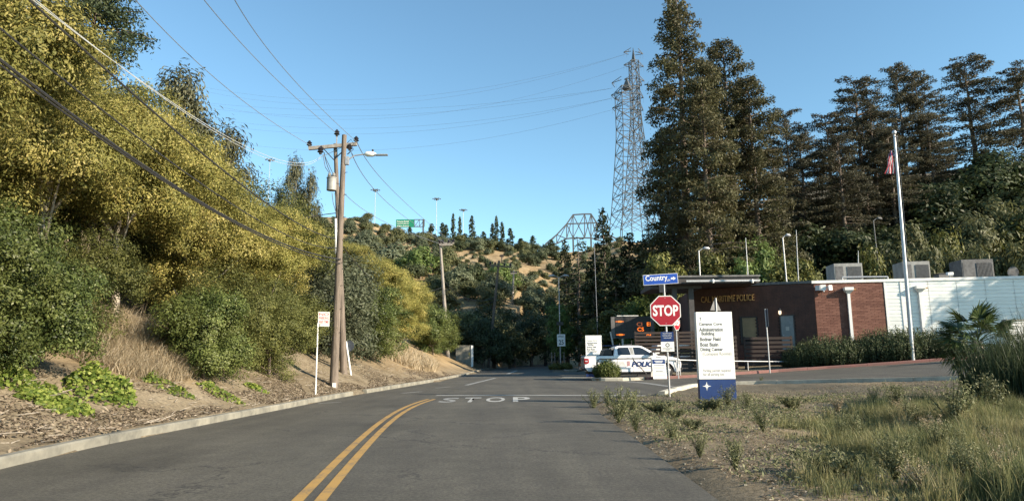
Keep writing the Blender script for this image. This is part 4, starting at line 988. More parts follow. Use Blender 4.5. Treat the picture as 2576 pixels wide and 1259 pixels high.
# sparse low weeds and dry bits
n = 120000; Y = 3.2 + 18.5 * r.uniform(0, 1, n) ** 1.1; X = 1.7 + r.uniform(0, 1, n) * (Y * .8 + 1)
m1 = pn2(X, Y, .55, 11); green = np.exp(-((Y - 15.2) / 2.6) ** 2) * (X < 9) * 1.3
dens = np.clip(m1 * .6 + .1 + green * .6, .03, 1) * np.clip((X - edge(Y) - .15 + .12 * pn2(X, Y, 1.3, 2)) / .3, 0, 1) * np.clip((yk(X) - Y - .3), 0, 1)
k = r.random(n) < dens; X, Y = X[k], Y[k]; n = len(X); P = np.stack([X, Y, H(X, Y) + .0], 1); P[:, 2] += r.uniform(0, .07, n)
Vv, Q, R = leaf_cards(P, np.tile([0, -.4, .9], (n, 1)), .055, .02, r, -.6, .8)
tag(link('ground_weeds', np_mesh('ground_weeds', Vv, Q, rnd=R), M['weed']), 'low creeping weeds thinly covering the dirt by the road edge', 'weeds', kind='stuff')
n = 34000; Y = 3.0 + 20 * r.uniform(0, 1, n) ** 1.1; X = edge(Y) - .1 + r.uniform(0, 1, n) * (Y * .72 + .8)
k = (Y < yk(X) - .2) & (pn2(X, Y, .8, 12) > -.35) & (X > edge(Y) + .12 * pn2(X, Y, 2.0, 5)); X, Y = X[k], Y[k]; n = len(X)
P = np.stack([X, Y, H(X, Y) + .008], 1)
Vv, Q, R = leaf_cards(P, np.tile([0, 0, 1.0], (n, 1)), .06, .014, r, 0, .3, np.clip(r.beta(2, 1.6, n), 0, 1))
tag(link('straw_litter', np_mesh('straw_litter', Vv, Q, rnd=R), M['litter']), 'dry straw bits and wood chips over the dirt of the right verge', 'straw litter', kind='stuff')
n = 420; Y = 3.0 + 20 * r.uniform(0, 1, n); X = edge(Y) + r.uniform(0, 1, n) ** 1.3 * (Y * .5 + 1)
b = MB(); 
for x, y, z in zip(X, Y, H(X, Y)):
    if y > yk(x) - .3: continue
    s = r.uniform(.010, .026); q = Matrix.Rotation(r.uniform(0, 3), 3, 'Z') @ Matrix.Rotation(r.uniform(-.5, .5), 3, 'X')
    b.box((x, y, z + s * .3), (s * 1.3, s, s * .8), q)
tag(b.build('gravel', M['concrete']), 'small stones scattered over the right verge', 'gravel', kind='stuff')

def weed(seed, R, hgt, stems=9, m='weed', L=.05, Wd=.014, per=26):
    r = np.random.default_rng(seed); b = []; sm = MB()
    for s in range(stems):
        a = r.uniform(0, 6.28); t = np.linspace(.1, 1, per); hh = hgt * r.uniform(.6, 1.1); o = R * r.uniform(.2, 1)
        P = np.stack([np.cos(a) * o * t, np.sin(a) * o * t, hh * t ** .8], 1)
        sm.tube([(0, 0, -.02)] + [tuple(P[i]) for i in (per // 3, 2 * per // 3, per - 1)], [.006, .005, .004, .002], 4, False)
        P = np.repeat(P, 3, 0) + r.normal(0, .022, (per * 3, 3))
        b.append(leaf_cards(P, np.tile([math.cos(a), math.sin(a), .5], (len(P), 1)), L, Wd, r, -.8, .9))
    Vv, Q, Rn = merge(b); return (np_mesh('foliage', Vv, Q, rnd=Rn), M[m], sm.mesh('stem'), M['weed'])
WD = [weed(i, .30, .46, 14, 'weed', .035, .011, 30) for i in range(3)]
WG = weed(8, .40, .22, 22, 'weed', .05, .014)
for i, (x, y, s, kd, lab) in enumerate([(1492, 1030, 1.0, WD[0], 'leggy weed at the road edge left of the stop sign pole'), (1555, 1062, 1.35, WD[1], 'largest leggy weed growing over the asphalt edge'), (1590, 1038, 1.0, WD[2], 'grey-green weed behind the largest one'), (1660, 1040, 1.1, WG, 'low green weed in front of the stop sign pole'),
                                      (1530, 1020, .8, WD[2], 'small weed close to the stop line end'), (1600, 1085, .7, WD[0], 'small weed below the largest leggy one'), (1800, 1030, 1.1, WG, 'green weed growing at the foot of the white directory sign'), (1770, 1032, .8, WG, 'low weed left of the directory sign foot'), (1832, 1022, 1.0, WD[1], 'thin tall weed standing before the blue base of the sign'),
                                      (1995, 1030, 1.2, WG, 'lone green weed on the gravel right of the directory sign'), (1880, 1025, .7, WD[0], 'small brown weed right of the sign'), (1920, 1085, .8, WD[2], 'low weed in the middle of the field'), (1700, 1052, .8, WG, 'creeping green weed between stop sign and directory sign'),
                                      (1690, 1105, .6, WD[1], 'small weed on the bare dirt'), (1850, 1180, .7, WD[0], 'weed tuft in the lower part of the dirt'), (1760, 1150, .6, WD[2], 'tiny weed near the lower asphalt edge'), (2440, 1000, 1.3, WD[1], 'reddish dry weed at the foot of the reeds'), (2260, 1040, 1.2, WD[0], 'pale weed among the tall grass'),
                                      (2080, 1200, 1.0, WG, 'green weed at the edge of the tall grass'), (2400, 1080, 1.5, WD[2], 'tall pale weed in the grass below the reeds'), (2500, 1060, 1.6, WD[0], 'tall weed near the right edge'), (1915, 960, .5, WD[1], 'tiny weed on the near kerb'), (1745, 1080, .7, WG, 'patch of green weed on the dirt right of the road')]):
    g = G(x, y); place(kd, 'weed', lab, 'weed', g, (s, s, s), i * 1.9, 'weeds in the right field', 'stem', 'foliage')
wgrp = {}
WT = [weed(20 + i, .26, .50, 13, m_, .04, .012, 26) for i, m_ in enumerate(['weed', 'straw', 'weed'])]
for i in range(42):
    y_ = 5.0 + 12.5 * rH.random(); x_ = float(bound(y_)) + .2 + rH.random() * (y_ * .74 - float(bound(y_)) + .8)
    if y_ > 15 or x_ > y_ * .8 + .6: continue
    q_ = W(1287, 700, y_); k_ = i % 3; s_ = rH.uniform(.4, .8)
    where = ('nearest to the camera' if y_ < 7.5 else 'midway through the field' if y_ < 12 else 'towards the gravel') + (' near the dirt' if x_ - float(bound(y_)) < 1.5 else ' deep in the tall grass')
    wl_ = ('pale grey-green', 'straw-dry', 'pale grey-green')[k_] + ' weed ' + where; o = place(WT[k_], 'weed', 'x', 'weed', (x_, y_, h1(x_, y_)), (s_, s_, s_), i, 'pale and dry weeds in the tall grass', 'stem', 'foliage')
    wgrp.setdefault(wl_, []).append((x_ / y_, o))
for base, L_ in wgrp.items():
    L_.sort(key=lambda q: q[0]); ords = ORD
    for i, (x, o) in enumerate(L_): o['label'] = base + ('' if len(L_) == 1 else ', %s from the left' % ords[min(i, 19)])
def reeds(cx, cy, n, R, hgt, seed, lab):
    r = np.random.default_rng(seed); a = r.uniform(0, 6.28, n); q = np.sqrt(r.uniform(0, 1, n)) * R
    X = cx + np.cos(a) * q; Y = cy + np.sin(a) * q; P = np.stack([X - cx, Y - cy, H(X, Y) - h1(cx, cy)], 1)
    Vv, Q, T, Rn = blades(P, hgt * (1 - .3 * (q / R) ** 2), .018, r, .38, None, .2)
    o = link('reed_clump', np_mesh('reed_clump', Vv, Q, T, rnd=Rn), M['reed']); o.location = (cx, cy, h1(cx, cy)); tag(o, lab, 'reeds', 'reed clumps at the right edge')
reeds(9.9, 13.6, 2600, .95, 1.45, 501, 'dark green reed clump standing left of the bigger reeds')
reeds(11.3, 14.2, 3200, 1.2, 1.9, 502, 'tall dark reed clump cut by the right edge')
reeds(10.2, 12.2, 1800, .8, 1.25, 503, 'shorter front reed clump near the right edge')
# ================================================================== POLICE BUILDING
def frame_at(origin, ang):
    """local x along wall (to the right), y into the building, z up"""
    return Matrix.Translation(origin) @ Matrix.Rotation(ang, 4, 'Z')
WC = Vector((18.6, 42.0, 0)); BA = rad(-7); LA = rad(180 - 28)
zt = 5.75; zb = .45
bld = thing('police_building', 'low police building with lit brick corner, dark brick entrance wall and white ribbed siding', 'building', (WC.x, WC.y, 0))
def bp(M4, mb): return mb.xf(M4)
RF = frame_at((0, 0, 0), BA)                 # right wall frame, local to bld
LWL = 7.6
LF = frame_at((-math.cos(rad(28)) * LWL, math.sin(rad(28)) * LWL, 0), rad(-28))
def in_frame(b, Fm): return b.xf(Fm)
BRK_W, BRK_H, JT = .40, .10, .010
me_b = [MB().box((0, 0, 0), (BRK_W - JT, .09, BRK_H - JT)).mesh('brick') for _ in range(3)]
for j, m_ in enumerate(me_b):
    at = m_.attributes.new('rnd', 'FLOAT', 'POINT'); at.data.foreach_set('value', np.full(len(m_.vertices), [.1, .55, .95][j], np.float32)); m_.materials.append(M['brick'])
bw = 4.05
in_frame(MB().span((0, .06, zb), (bw, .3, zt - .18)), RF).build('brick_backing', M['mortar'], bld)
rb = random.Random(3); rest_v, rest_f, rest_r, nb_ = [], [], [], 0
courses = int((zt - .2 - 1.2) / BRK_H)
for c in range(courses):
    z = zt - .2 - BRK_H * (c + .5); off = -BRK_W / 2 if c % 2 else 0; x = off
    while x < bw - .02:
        x0 = max(x, .0); x1 = min(x + BRK_W, bw)
        if x1 - x0 > .06:
            dy = rb.uniform(-.004, .004); cx = (x0 + x1) / 2
            if nb_ < 300 and x1 - x0 > BRK_W - .01:
                o = bpy.data.objects.new('brick', me_b[rb.randrange(3)]); COL.objects.link(o); o.parent = bld
                o.matrix_local = RF @ Matrix.Translation((cx, .045 + dy, z)); nb_ += 1
            else:
                t = MB().box((cx, .045 + dy, z), (x1 - x0 - JT, .09, BRK_H - JT)).xf(RF); b0 = len(rest_v)
                rest_v += t.v; rest_f += [tuple(b0 + i for i in f) for f in t.f]; rest_r += [rb.choice([.1, .35, .55, .8, .95])] * 8
        x += BRK_W
mr = bpy.data.meshes.new('bricks_rest'); mr.from_pydata(rest_v, [], rest_f); at = mr.attributes.new('rnd', 'FLOAT', 'POINT'); at.data.foreach_set('value', np.array(rest_r, np.float32))
tag(link('lower_brick', mr, M['brick'], bld), kind='stuff')
# dark entrance wall, door and window openings left free of bricks
lw = LWL; zl = zt + .0
door_x = (5.55, 6.28); win_x = (3.1, 4.1)
def lz(x): return zl + .14 * (1 - x / lw)
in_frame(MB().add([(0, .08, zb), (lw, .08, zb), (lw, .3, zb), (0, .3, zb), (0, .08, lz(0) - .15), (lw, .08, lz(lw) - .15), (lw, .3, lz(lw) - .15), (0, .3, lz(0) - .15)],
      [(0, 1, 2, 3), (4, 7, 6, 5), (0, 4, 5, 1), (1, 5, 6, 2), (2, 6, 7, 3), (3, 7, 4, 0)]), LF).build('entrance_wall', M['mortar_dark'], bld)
dv = MB(); c = 0
while True:
    z = 1.0 + BRK_H * (c + .5)
    if z > zl - .2: break
    x = -BRK_W / 2 if c % 2 else 0
    while x < lw:
        x0 = max(x, 0); x1 = min(x + BRK_W, lw)
        if x1 - x0 > .06 and not (door_x[0] - .05 < (x0 + x1) / 2 < door_x[1] + .05 and z < 3.75) and not (win_x[0] - .05 < (x0 + x1) / 2 < win_x[1] + .05 and 1.9 < z < 3.75):
            dv.box(((x0 + x1) / 2, .055 + rb.uniform(-.004, .004), z), (x1 - x0 - JT, .07, BRK_H - JT))
        x += BRK_W
    c += 1
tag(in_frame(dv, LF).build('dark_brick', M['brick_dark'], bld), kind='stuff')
# copings
in_frame(MB().span((-.12, -.06, zt - .17), (26, .5, zt)), RF).build('white_coping', M['white_paint'], bld)
in_frame(MB().add([(-.1, -.05, lz(0) - .15), (lw, -.05, lz(lw) - .15), (lw, .5, lz(lw) - .15), (-.1, .5, lz(0) - .15), (-.1, -.05, lz(0) + .03), (lw - .01, -.05, lz(lw) - .0), (lw - .01, .5, lz(lw)), (-.1, .5, lz(0) + .03)],
      [(0, 1, 2, 3), (4, 7, 6, 5), (0, 4, 5, 1), (1, 5, 6, 2), (2, 6, 7, 3), (3, 7, 4, 0)]), LF).build('grey_coping', M['unit_dark'], bld)
# roof and hidden rear walls
pl0 = LF @ Vector((0, .3, 0)); pl1 = RF @ Vector((0.1, .3, 0)); pr = RF @ Vector((26, .3, 0)); prb = RF @ Vector((26, 16, 0)); plb = pl0 + Vector((1.5, 12, 0))
pts = [pl0, pl1, pr, prb, plb]
MB().add([(p.x, p.y, zt - .45) for p in pts], [(0, 1, 2, 3, 4)]).build('roof', M['roofing'], bld)
rw = MB()
for p, q in ((pr, prb), (prb, plb), (plb, pl0)):
    rw.bar(Vector((p.x, p.y, 2.9)), Vector((q.x, q.y, 2.9)), 4.9, .25) if False else rw.add([(p.x, p.y, .3), (q.x, q.y, .3), (q.x, q.y, zt - .1), (p.x, p.y, zt - .1)], [(0, 1, 2, 3)])
rw.build('rear_wall', M['brick_dark'], bld)
# ribbed white siding, panel by panel
edges_ = [bw + .02, 5.05, 6.6, 8.2, 9.8, 11.4, 13.0, 16.0, 19.0, 22.0, 26.0]
for i in range(len(edges_) - 1):
    x0, x1 = edges_[i] + .012, edges_[i + 1] - .012; b = MB(); z = 1.0; prof = []
    while z < zt - .2:
        prof += [(0.0, z), (0.0, z + .17), (.022, z + .185), (.022, z + .205)]; z += .22
    prof = [p for p in prof if p[1] < zt - .17]
    vs = [(x0, .0 + y, zz) for y, zz in prof] + [(x1, .0 + y, zz) for y, zz in prof]; n = len(prof)
    b.add(vs, [(k, k + 1, n + k + 1, n + k) for k in range(n - 1)])
    in_frame(b, RF).build('siding_panel', M['siding'], bld)
in_frame(MB().span((bw + .02, .05, zb), (26, .28, zt - .18)), RF).build('siding_backing', M['siding'], bld)
for x in (4.12, 5.05, 13.0, 16.0):
    in_frame(MB().span((x - .05, -.03, zb), (x + .05, .03, zt - .18)), RF).build('siding_trim', M['white_paint'], bld)
# downpipes with conductor heads
for x in (1.95, 6.05):
    b = MB(); b.span((x - .08, -.17, .9), (x + .08, -.03, 4.95)); b.add([(x - .26, -.36, 5.28), (x + .26, -.36, 5.28), (x + .26, -.02, 5.28), (x - .26, -.02, 5.28), (x - .26, -.36, 5.1), (x + .26, -.36, 5.1), (x + .1, -.18, 4.9), (x - .1, -.18, 4.9), (x + .1, -.02, 4.9), (x - .1, -.02, 4.9), (x + .26, -.02, 5.1), (x - .26, -.02, 5.1)],
      [(0, 1, 2, 3), (0, 4, 5, 1), (4, 7, 6, 5), (1, 5, 10, 2), (5, 6, 8, 10), (0, 3, 11, 4), (4, 11, 9, 7), (7, 9, 8, 6), (3, 2, 10, 11), (11, 10, 8, 9)])
    o = in_frame(b, RF).build('downpipe', M['white_paint'], bld)
    in_frame(MB().cyl((x + .26, -.2, 5.12), (x + .42, -.2, 5.14), .04), RF).build('overflow_spout', M['gold'], o)
    if x < 3:
        pass
# entrance door, window, lamp
d = in_frame(MB().span((door_x[0], .0, 1.45), (door_x[1], .05, 3.65)), LF).build('entrance_door', M['grey_door'], bld)
in_frame(MB().span((door_x[0] + .26, -.012, 2.75), (door_x[0] + .46, -.004, 2.98)), LF).build('door_notice', M['grey_ink'], d)
in_frame(MB().cyl((door_x[0] + .1, -.06, 2.45), (door_x[0] + .1, 0, 2.45), .03), LF).build('handle', M['steel'], d)
fr = MB(); 
for s in ((door_x[0] - .07, door_x[0] - .01), (door_x[1] + .01, door_x[1] + .07)): fr.span((s[0], -.02, 1.45), (s[1], .07, 3.72))
fr.span((door_x[0] - .009, -.02, 3.66), (door_x[1] + .009, .07, 3.72)); in_frame(fr, LF).build('door_frame', M['dark_trim'], bld)
w_ = in_frame(MB().span((win_x[0] + .12, .02, 2.35), (win_x[1] - .02, .06, 3.62)), LF).build('window', pm('blind', (.26, .19, .10), (.17, .13, .075), 2, .5), bld)
fr = MB(); fr.span((win_x[0] - .02, -.03, 2.0), (win_x[0] + .11, .07, 3.7)); fr.span((win_x[1] - .01, -.03, 2.0), (win_x[1] + .04, .07, 3.7)); fr.span((win_x[0] + .12, -.03, 3.63), (win_x[1] - .02, .07, 3.7)); fr.span((win_x[0] + .12, -.03, 2.28), (win_x[1] - .02, .07, 2.34))
in_frame(fr, LF).build('window_frame', M['black'], w_)
in_frame(MB().span((win_x[0] + .12, .03, 2.0), (win_x[1] - .02, .06, 2.27)), LF).build('lower_pane', M['glass'], w_)
lampo = in_frame(MB().cyl((5.55, -.16, 3.98), (5.55, -.16, 4.12), .10, .07, 10).span((5.50, -.16, 4.0), (5.60, .02, 4.1)), LF).build('wall_lamp', M['dark_metal'], bld)
in_frame(MB().tube([(5.55, -.16, 3.74), (5.55, -.16, 3.82), (5.55, -.16, 3.975)], [.05, .09, .085], 10), LF).build('lamp_glass', M['lamp_glow'], lampo)
# gold letters over the entrance
lt = letters('building_lettering', 'CAL MARITIME POLICE', M['gold'], bld, (0, 0, 0), 3.35, .40, .05, .0)
lt.matrix_local = LF @ Matrix.Translation((.72, -.12, 4.70)) @ Matrix.Rotation(math.pi / 2, 4, 'X')
# corner flood lights
fl = in_frame(MB().span((.30, -.30, 5.12), (.62, -.04, 5.46)).cyl((.46, -.36, 5.02), (.46, -.28, 5.14), .05), RF).build('wireless_box', M['white_paint'], bld)
fx = MB(); 
for s in (-1, 1): fx.box((.47 + s * .36, -.36, 5.26), (.26, .10, .30), Matrix.Rotation(s * .5, 3, 'Z')); fx.bar((.47 + s * .1, -.2, 5.3), (.47 + s * .33, -.3, 5.28), .05)
in_frame(fx, RF).build('flood_light', M['steel'], bld)
in_frame(MB().tube([(.36, -.3, 5.02), (.30, -.3, 4.85), (.46, -.3, 4.72), (.70, -.3, 4.80), (.80, -.3, 5.1)], .014, 6, False), RF).build('loose_cable', M['wire'], bld)
# gooseneck camera
in_frame(MB().tube([(.12, .05, 5.15), (.12, -.2, 5.3), (.0, -.35, 5.25), (-.02, -.36, 5.05)], .035, 8).tube([(-.02, -.36, 4.78), (-.02, -.36, 4.9), (-.02, -.36, 5.04)], [.06, .11, .07], 10), LF).build('security_camera', M['steel'], bld)
# sensors on roof edge, pipe
def on_px(x, y, Z): return W(x, y, Z)
# rooftop units
def hvac(x0, x1, y0, Z, lab, m, dep=1.6):
    a = W(x0, 690, Z); c = W(x1, 690, Z); w = c.x - a.x; hgt = W(x0, y0, Z).z - (zt - .44)
    t = thing('rooftop_unit', lab, 'air conditioner', ((a.x + c.x) / 2, Z + dep / 2, zt - .44), BA, 'rooftop air conditioning units')
    MB().span((-w / 2, -dep / 2, .15), (w / 2, dep / 2, hgt)).build('housing', m, t, .02)
    MB().span((-w / 2 + .05, -dep / 2 + .05, 0), (w / 2 - .05, dep / 2 - .05, .149)).build('base', M['unit_dark'], t)
    n = 12
    for i in range(n):
        x = -w * .02 + (w * .46) * i / (n - 1)
        MB().box((x, -dep / 2 - .02, hgt * .66), (w * .02, .03, hgt * .45)).build('louvre', M['unit_dark'], t)
    MB().span((-w * .46, -dep / 2 - .012, hgt * .42), (-w * .18, -dep / 2 - .003, hgt * .9)).build('coil_grille', M['unit_dark'], t)
    b = MB(); b.cyl((w * .2, 0, hgt), (w * .2, 0, hgt + .06), w * .16, n=16); b.build('fan_guard', M['dark_metal'], t)
    return t
hvac(2104, 2172, 662, 44.6, 'light grey rooftop unit above the brick corner, left of the flagpole', M['cabinet'])
hvac(2278, 2342, 657, 44.6, 'grey rooftop unit half hidden by the flagpole', M['cabinet'])
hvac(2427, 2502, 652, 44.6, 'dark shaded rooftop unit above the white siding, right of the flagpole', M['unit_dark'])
t = thing('satellite_dish', 'round dark satellite dish on the roof at the right end', 'satellite dish', W(2545, 697, 42.5))
b = MB(); b.tube([(0, 0, .32), (0, -.05, .32), (0, -.10, .32)], [.16, .30, .36], 18); b.xf(Matrix.Rotation(.15, 4, 'X')); b.build('dish', M['unit_dark'], t, smooth=True); MB().cyl((0, .03, -.35), (0, .03, .25), .035).build('mast', M['dark_metal'], t)
t = thing('roof_vent', 'low dark vent box on the roof between two units', 'roof vent', W(2372, 697, 43.5)); MB().span((-.45, -.3, -.35), (.45, .3, .18)).build('housing', M['unit_dark'], t); MB().span((-.5, -.35, .182), (.5, .35, .23)).build('cap', M['dark_metal'], t)
t = thing('roof_light', 'small white lamp head on the roof edge right of the vent', 'lamp', W(2388, 694, 42)); MB().span((-.16, -.1, .05), (.2, .1, .24)).build('head', M['sign_white'], t, .02); MB().cyl((0, 0, -.1), (0, 0, .06), .03).build('stem', M['steel'], t)
a = W(2118, 696.5, 42.6); c = W(2232, 695.5, 42.2); t = thing('roof_conduit', 'pale conduit pipe along the roof above the brick corner', 'pipe', a)
MB().cyl((0, 0, 0), c - a, .05, n=8).build('pipe', M['galv'], t); MB().cyl((0, 0, -.35), (0, 0, 0), .04).cyl((c - a) + Vector((0, 0, -.35)), c - a, .04).build('support', M['galv'], t)

# canopy
ct = thing('entrance_canopy', 'flat dark canopy roof standing over the ramp left of the police sign wall', 'canopy', (0, 0, 0))
a = W(1650, 700, 42.4); c = W(1897, 700, 42.4)
MB().span((a.x, 41.6, 5.62), (c.x, 46.5, 5.98)).build('roof_slab', M['dark_trim'], ct)
MB().span((a.x - .05, 41.5, 5.99), (c.x + .05, 46.6, 6.10)).build('roof_edge', M['unit_dark'], ct)
MB().span((W(1725,700,41.5).x, 41.44, 5.70), (c.x, 41.49, 5.80)).build('fascia_strip', M['galv'], ct)
MB().span((W(1640,700,42).x, 42.6, 5.40), (W(1770,700,42).x, 46, 5.61)).build('lower_beam', M['dark_trim'], ct)
for x in (1698, 1740): p = W(x, 800, 42.6); MB().span((p.x - .16, 42.5, .2), (p.x + .16, 42.85, 5.39)).build('post', M['dark_trim'], ct)
for x, Z in ((1793, 41.4), (1892, 41.4)): p = W(x, 706, Z); MB().tube([p + Vector((0, 0, -.12)), p, p + Vector((0, 0, .1))], [.05, .09, .05], 10).build('camera_dome', M['sign_white'], ct)

# slatted ramp fence
def slat_fence(x0, x1, Z0, Z1, z0, z1, n, lab, skip=()):
    a = W(x0, 850, Z0); c = W(x1, 850, Z1); L = Vector((c.x - a.x, Z1 - Z0, 0)); ang = math.atan2(L.y, L.x)
    t = thing('ramp_fence', lab, 'fence', (a.x, a.y, z0), ang, 'slatted ramp fences')
    ln = L.length; k = max(2, int(ln / 1.5) + 1)
    for i in range(k): x = ln * i / (k - 1); MB().span((x - .05, .03, -.4), (x + .05, .13, z1 - z0)).build('post', M['brown_wood'], t)
    for i in range(n):
        z = (z1 - z0) * (i + .5) / n; MB().box((ln / 2, 0, z), (ln + .1, .045, (z1 - z0) / n * .62), Matrix.Rotation(rb.uniform(-.003, .003), 3, 'Y')).build('board', M['brown_wood'], t)
    return t
slat_fence(1598, 1745, 41.8, 41.8, 1.0, 2.75, 8, 'dark slatted ramp fence between message board and police sign wall')
slat_fence(1760, 1850, 41.0, 41.0, .5, 2.4, 8, 'dark slatted fence hidden behind the white directory sign')
slat_fence(1872, 1990, 40.9, 40.6, .6, 2.35, 7, 'dark slatted fence between the blinds window and the grey door')
t = thing('ramp_wall', 'low dark wall under the slatted ramp fence', 'wall', (0, 0, 0)); a = W(1600, 880, 42.2); c = W(1850, 880, 42.2); MB().span((a.x, 42.0, -.1), (c.x, 42.3, 1.0)).build('wall_face', M['dark_trim'], t)
b = MB()
# pale things seen through the slats
t = thing('white_parked_van', 'white vehicle glimpsed through the dark slatted fence', 'van', (W(1680, 860, 47).x, 47, .1))
MB().prism([(0, .35), (0, 1.2), (.25, 1.9), (2.6, 1.95), (3.2, 1.3), (4.0, 1.15), (4.1, .4)], -.9, .9).xf(Matrix.Translation((-1.2, 0, 0))).build('body', M['truck_white'], t, .06)
MB().prism([(.4, 1.25), (.5, 1.8), (2.4, 1.82), (2.85, 1.28)], -.915, .915).xf(Matrix.Translation((-1.2, 0, 0))).build('window', M['glass'], t)
for x in (-.4, 2.0): MB().cyl((x, -.92, .35), (x, -.7, .35), .35, n=16).build('wheel', M['rubber'], t)
# pipe railings in front
def railing(pts, posts, lab, rr=.035, m='galv', hgt=None):
    t = thing('pipe_railing', lab, 'railing', pts[0]); o = Vector(pts[0])
    MB().tube([Vector(p) - o for p in pts], rr, 8).build('rail', M[m], t)
    for p, zb_ in posts: p = Vector(p); MB().cyl(Vector((p.x, p.y, zb_)) - o, p - o - Vector((0, 0, rr)), rr * .9).build('post', M[m], t)
P1, P2, P3 = W(1668, 903, 37.6), W(1760, 906, 38.2), W(2010, 909, 39.5)
railing([P1, P2, W(1900, 908, 39), P3, P3 + Vector((.05, 0, -.3))], [(W(1700, 904, 37.8), 0.1), (W(1709, 904, 37.85), .1), (W(1880, 908, 38.9), .3)], 'long pale pipe railing running behind the stop sign towards the shrubs', .032)
a, c = W(1503, 902, 37.2), W(1640, 903, 37.2)
t = thing('gate_frame', 'dark tubular swing gate standing in front of the truck', 'gate', (a.x, 37.2, 0)); o = Vector((a.x, 37.2, 0))
z_t = a.z; wv = c.x - a.x
MB().tube([(-.02, 0, .75), (-.06, 0, .9), (0, 0, z_t - .05), (.12, 0, z_t), (wv, 0, z_t)], .032, 8).build('rail', M['dark_metal'], t)
for x in (.72, wv - .05): MB().cyl((x, 0, 0), (x, 0, z_t), .035).build('post', M['dark_metal'], t)
for p, q in (((0, 0, .8), (.72, 0, .15)), ((1.9, 0, z_t - .05), (2.6, 0, .3))): MB().cyl(p, q, .026).build('brace', M['dark_metal'], t)

# ================================================================== SIGNS AND POSTS
def octagon(R): return [(R * math.cos(rad(22.5 + 45 * i)), R * math.sin(rad(22.5 + 45 * i))) for i in range(8)]
def stop_sign(loc, zc, R, rz, lab, pole_top, extra=None, lean=0):
    t = thing('stop_sign', lab, 'stop sign', loc, rz)
    MB().tube([(0, 0, -.2), (lean * .5, 0, pole_top / 2), (lean, 0, pole_top)], .032, 10).build('post', M['galv'], t)
    z0 = zc; x0 = lean * zc / pole_top
    MB().prism([(x0 + x, z0 + z) for x, z in octagon(R)], -.050, -.045).build('sign_plate', M['sign_white'], t)
    MB().prism([(x0 + x, z0 + z) for x, z in octagon(R * .945)], -.0535, -.0503).build('red_field', M['stop_red'], t)
    letters('sign_lettering', 'STOP', M['sign_white'], t, (x0, -.0545, z0 - R * .33), R * 1.55, R * .68, .0008, .03, 0, 'CENTER')
    for z in (R * .78, -R * .78): MB().cyl((x0, -.056, z0 + z), (x0, -.0538, z0 + z), .012, n=6).build('bolt', M['steel'], t)
    return t
g = W(1684, 997, 20.6); sx, sy = g.x, 20.6; zg = h1(sx, sy)
zc = W(1672, 781, 20.6).z - zg
st = stop_sign((sx, sy, zg), zc, 37.5 * 20.6 / 1717 / .924, rad(-4), 'large stop sign under the blue street name sign', 3.35, lean=-.02)
z0 = W(1673, 834, 20.6).z - zg
pn_ = MB().span((-.19, -.046, z0 - .29), (.19, -.041, z0)).build('blue_plate', M['navy'], st)
MB().span((-.195, -.046, z0 - .58), (.195, -.041, z0 - .293)).build('white_plate', M['sign_white'], st)
for i in range(4):
    w = (.26, .28, .22, .2)[i]; letters('small_lettering', ('Unauthorized', 'vehicles will be', 'towed', '')[i] or 'x', M['sign_white'], pn_, (0, -.0475, z0 - .06 - i * .065), w, .034, .0004, 0, 0, 'CENTER') if i < 3 else None
b = MB()
for i in range(8):
    a = rad(45 * i); b.cyl((.05 * math.cos(a), -.0475, z0 - .39 + .05 * math.sin(a)), (.05 * math.cos(a), -.0462, z0 - .39 + .05 * math.sin(a)), .018, n=8)
b.build('badge', M['ink'], st)
for i, w in enumerate((.28, .12)): MB().span((-w / 2, -.0478, z0 - .50 - i * .035), (w / 2, -.0462, z0 - .485 - i * .035)).build('text_line', M['ink'], st)
# street name sign, slightly turned
zs = W(1661, 702, 20.6).z - zg
sn = thing('street_name_sign', 'blue Country Ln street name sign with white arrow on top of the stop sign post', 'street sign', (sx - .12, sy, zg + zs), rad(-4))
sn.rotation_euler = (0, rad(-2.6), rad(-3))
hw = 43.5 * 20.6 / 1717; hh_ = 13 * 20.6 / 1717
MB().span((-hw, -.03, -hh_), (hw, -.02, hh_)).build('sign_plate', M['sign_white'], sn); MB().span((-hw + .012, -.033, -hh_ + .012), (hw - .012, -.0303, hh_ - .012)).build('blue_field', M['sign_blue'], sn)
letters('sign_lettering', 'Country', M['sign_white'], sn, (-hw + .07, -.0345, -.085), .66, .22, .0008, .015)
letters('sign_lettering', 'LN', M['sign_white'], sn, (.19, -.0345, -.07), .09, .06, .0008, .01)
MB().add([(.31, -.035, -.02), (.38, -.035, -.02), (.38, -.035, -.05), (.46, -.035, .005), (.38, -.035, .06), (.38, -.035, .03), (.31, -.035, .03)], [tuple(range(7))]).build('arrow', M['sign_white'], sn)
MB().span((-.06, -.02, -hh_ - .24), (.14, .05, -hh_ - .005)).build('bracket', M['dark_metal'], sn)
# second stop sign behind
g2 = W(1706, 945, 36.1); zz = h1(g2.x, 36.1)
s2 = stop_sign((g2.x, 36.1, float(hside(g2.x)) + .1), W(1700, 812, 36.1).z - float(hside(g2.x)) - .1, .40, rad(52), 'smaller turned stop sign partly hidden behind the large one', 3.0)
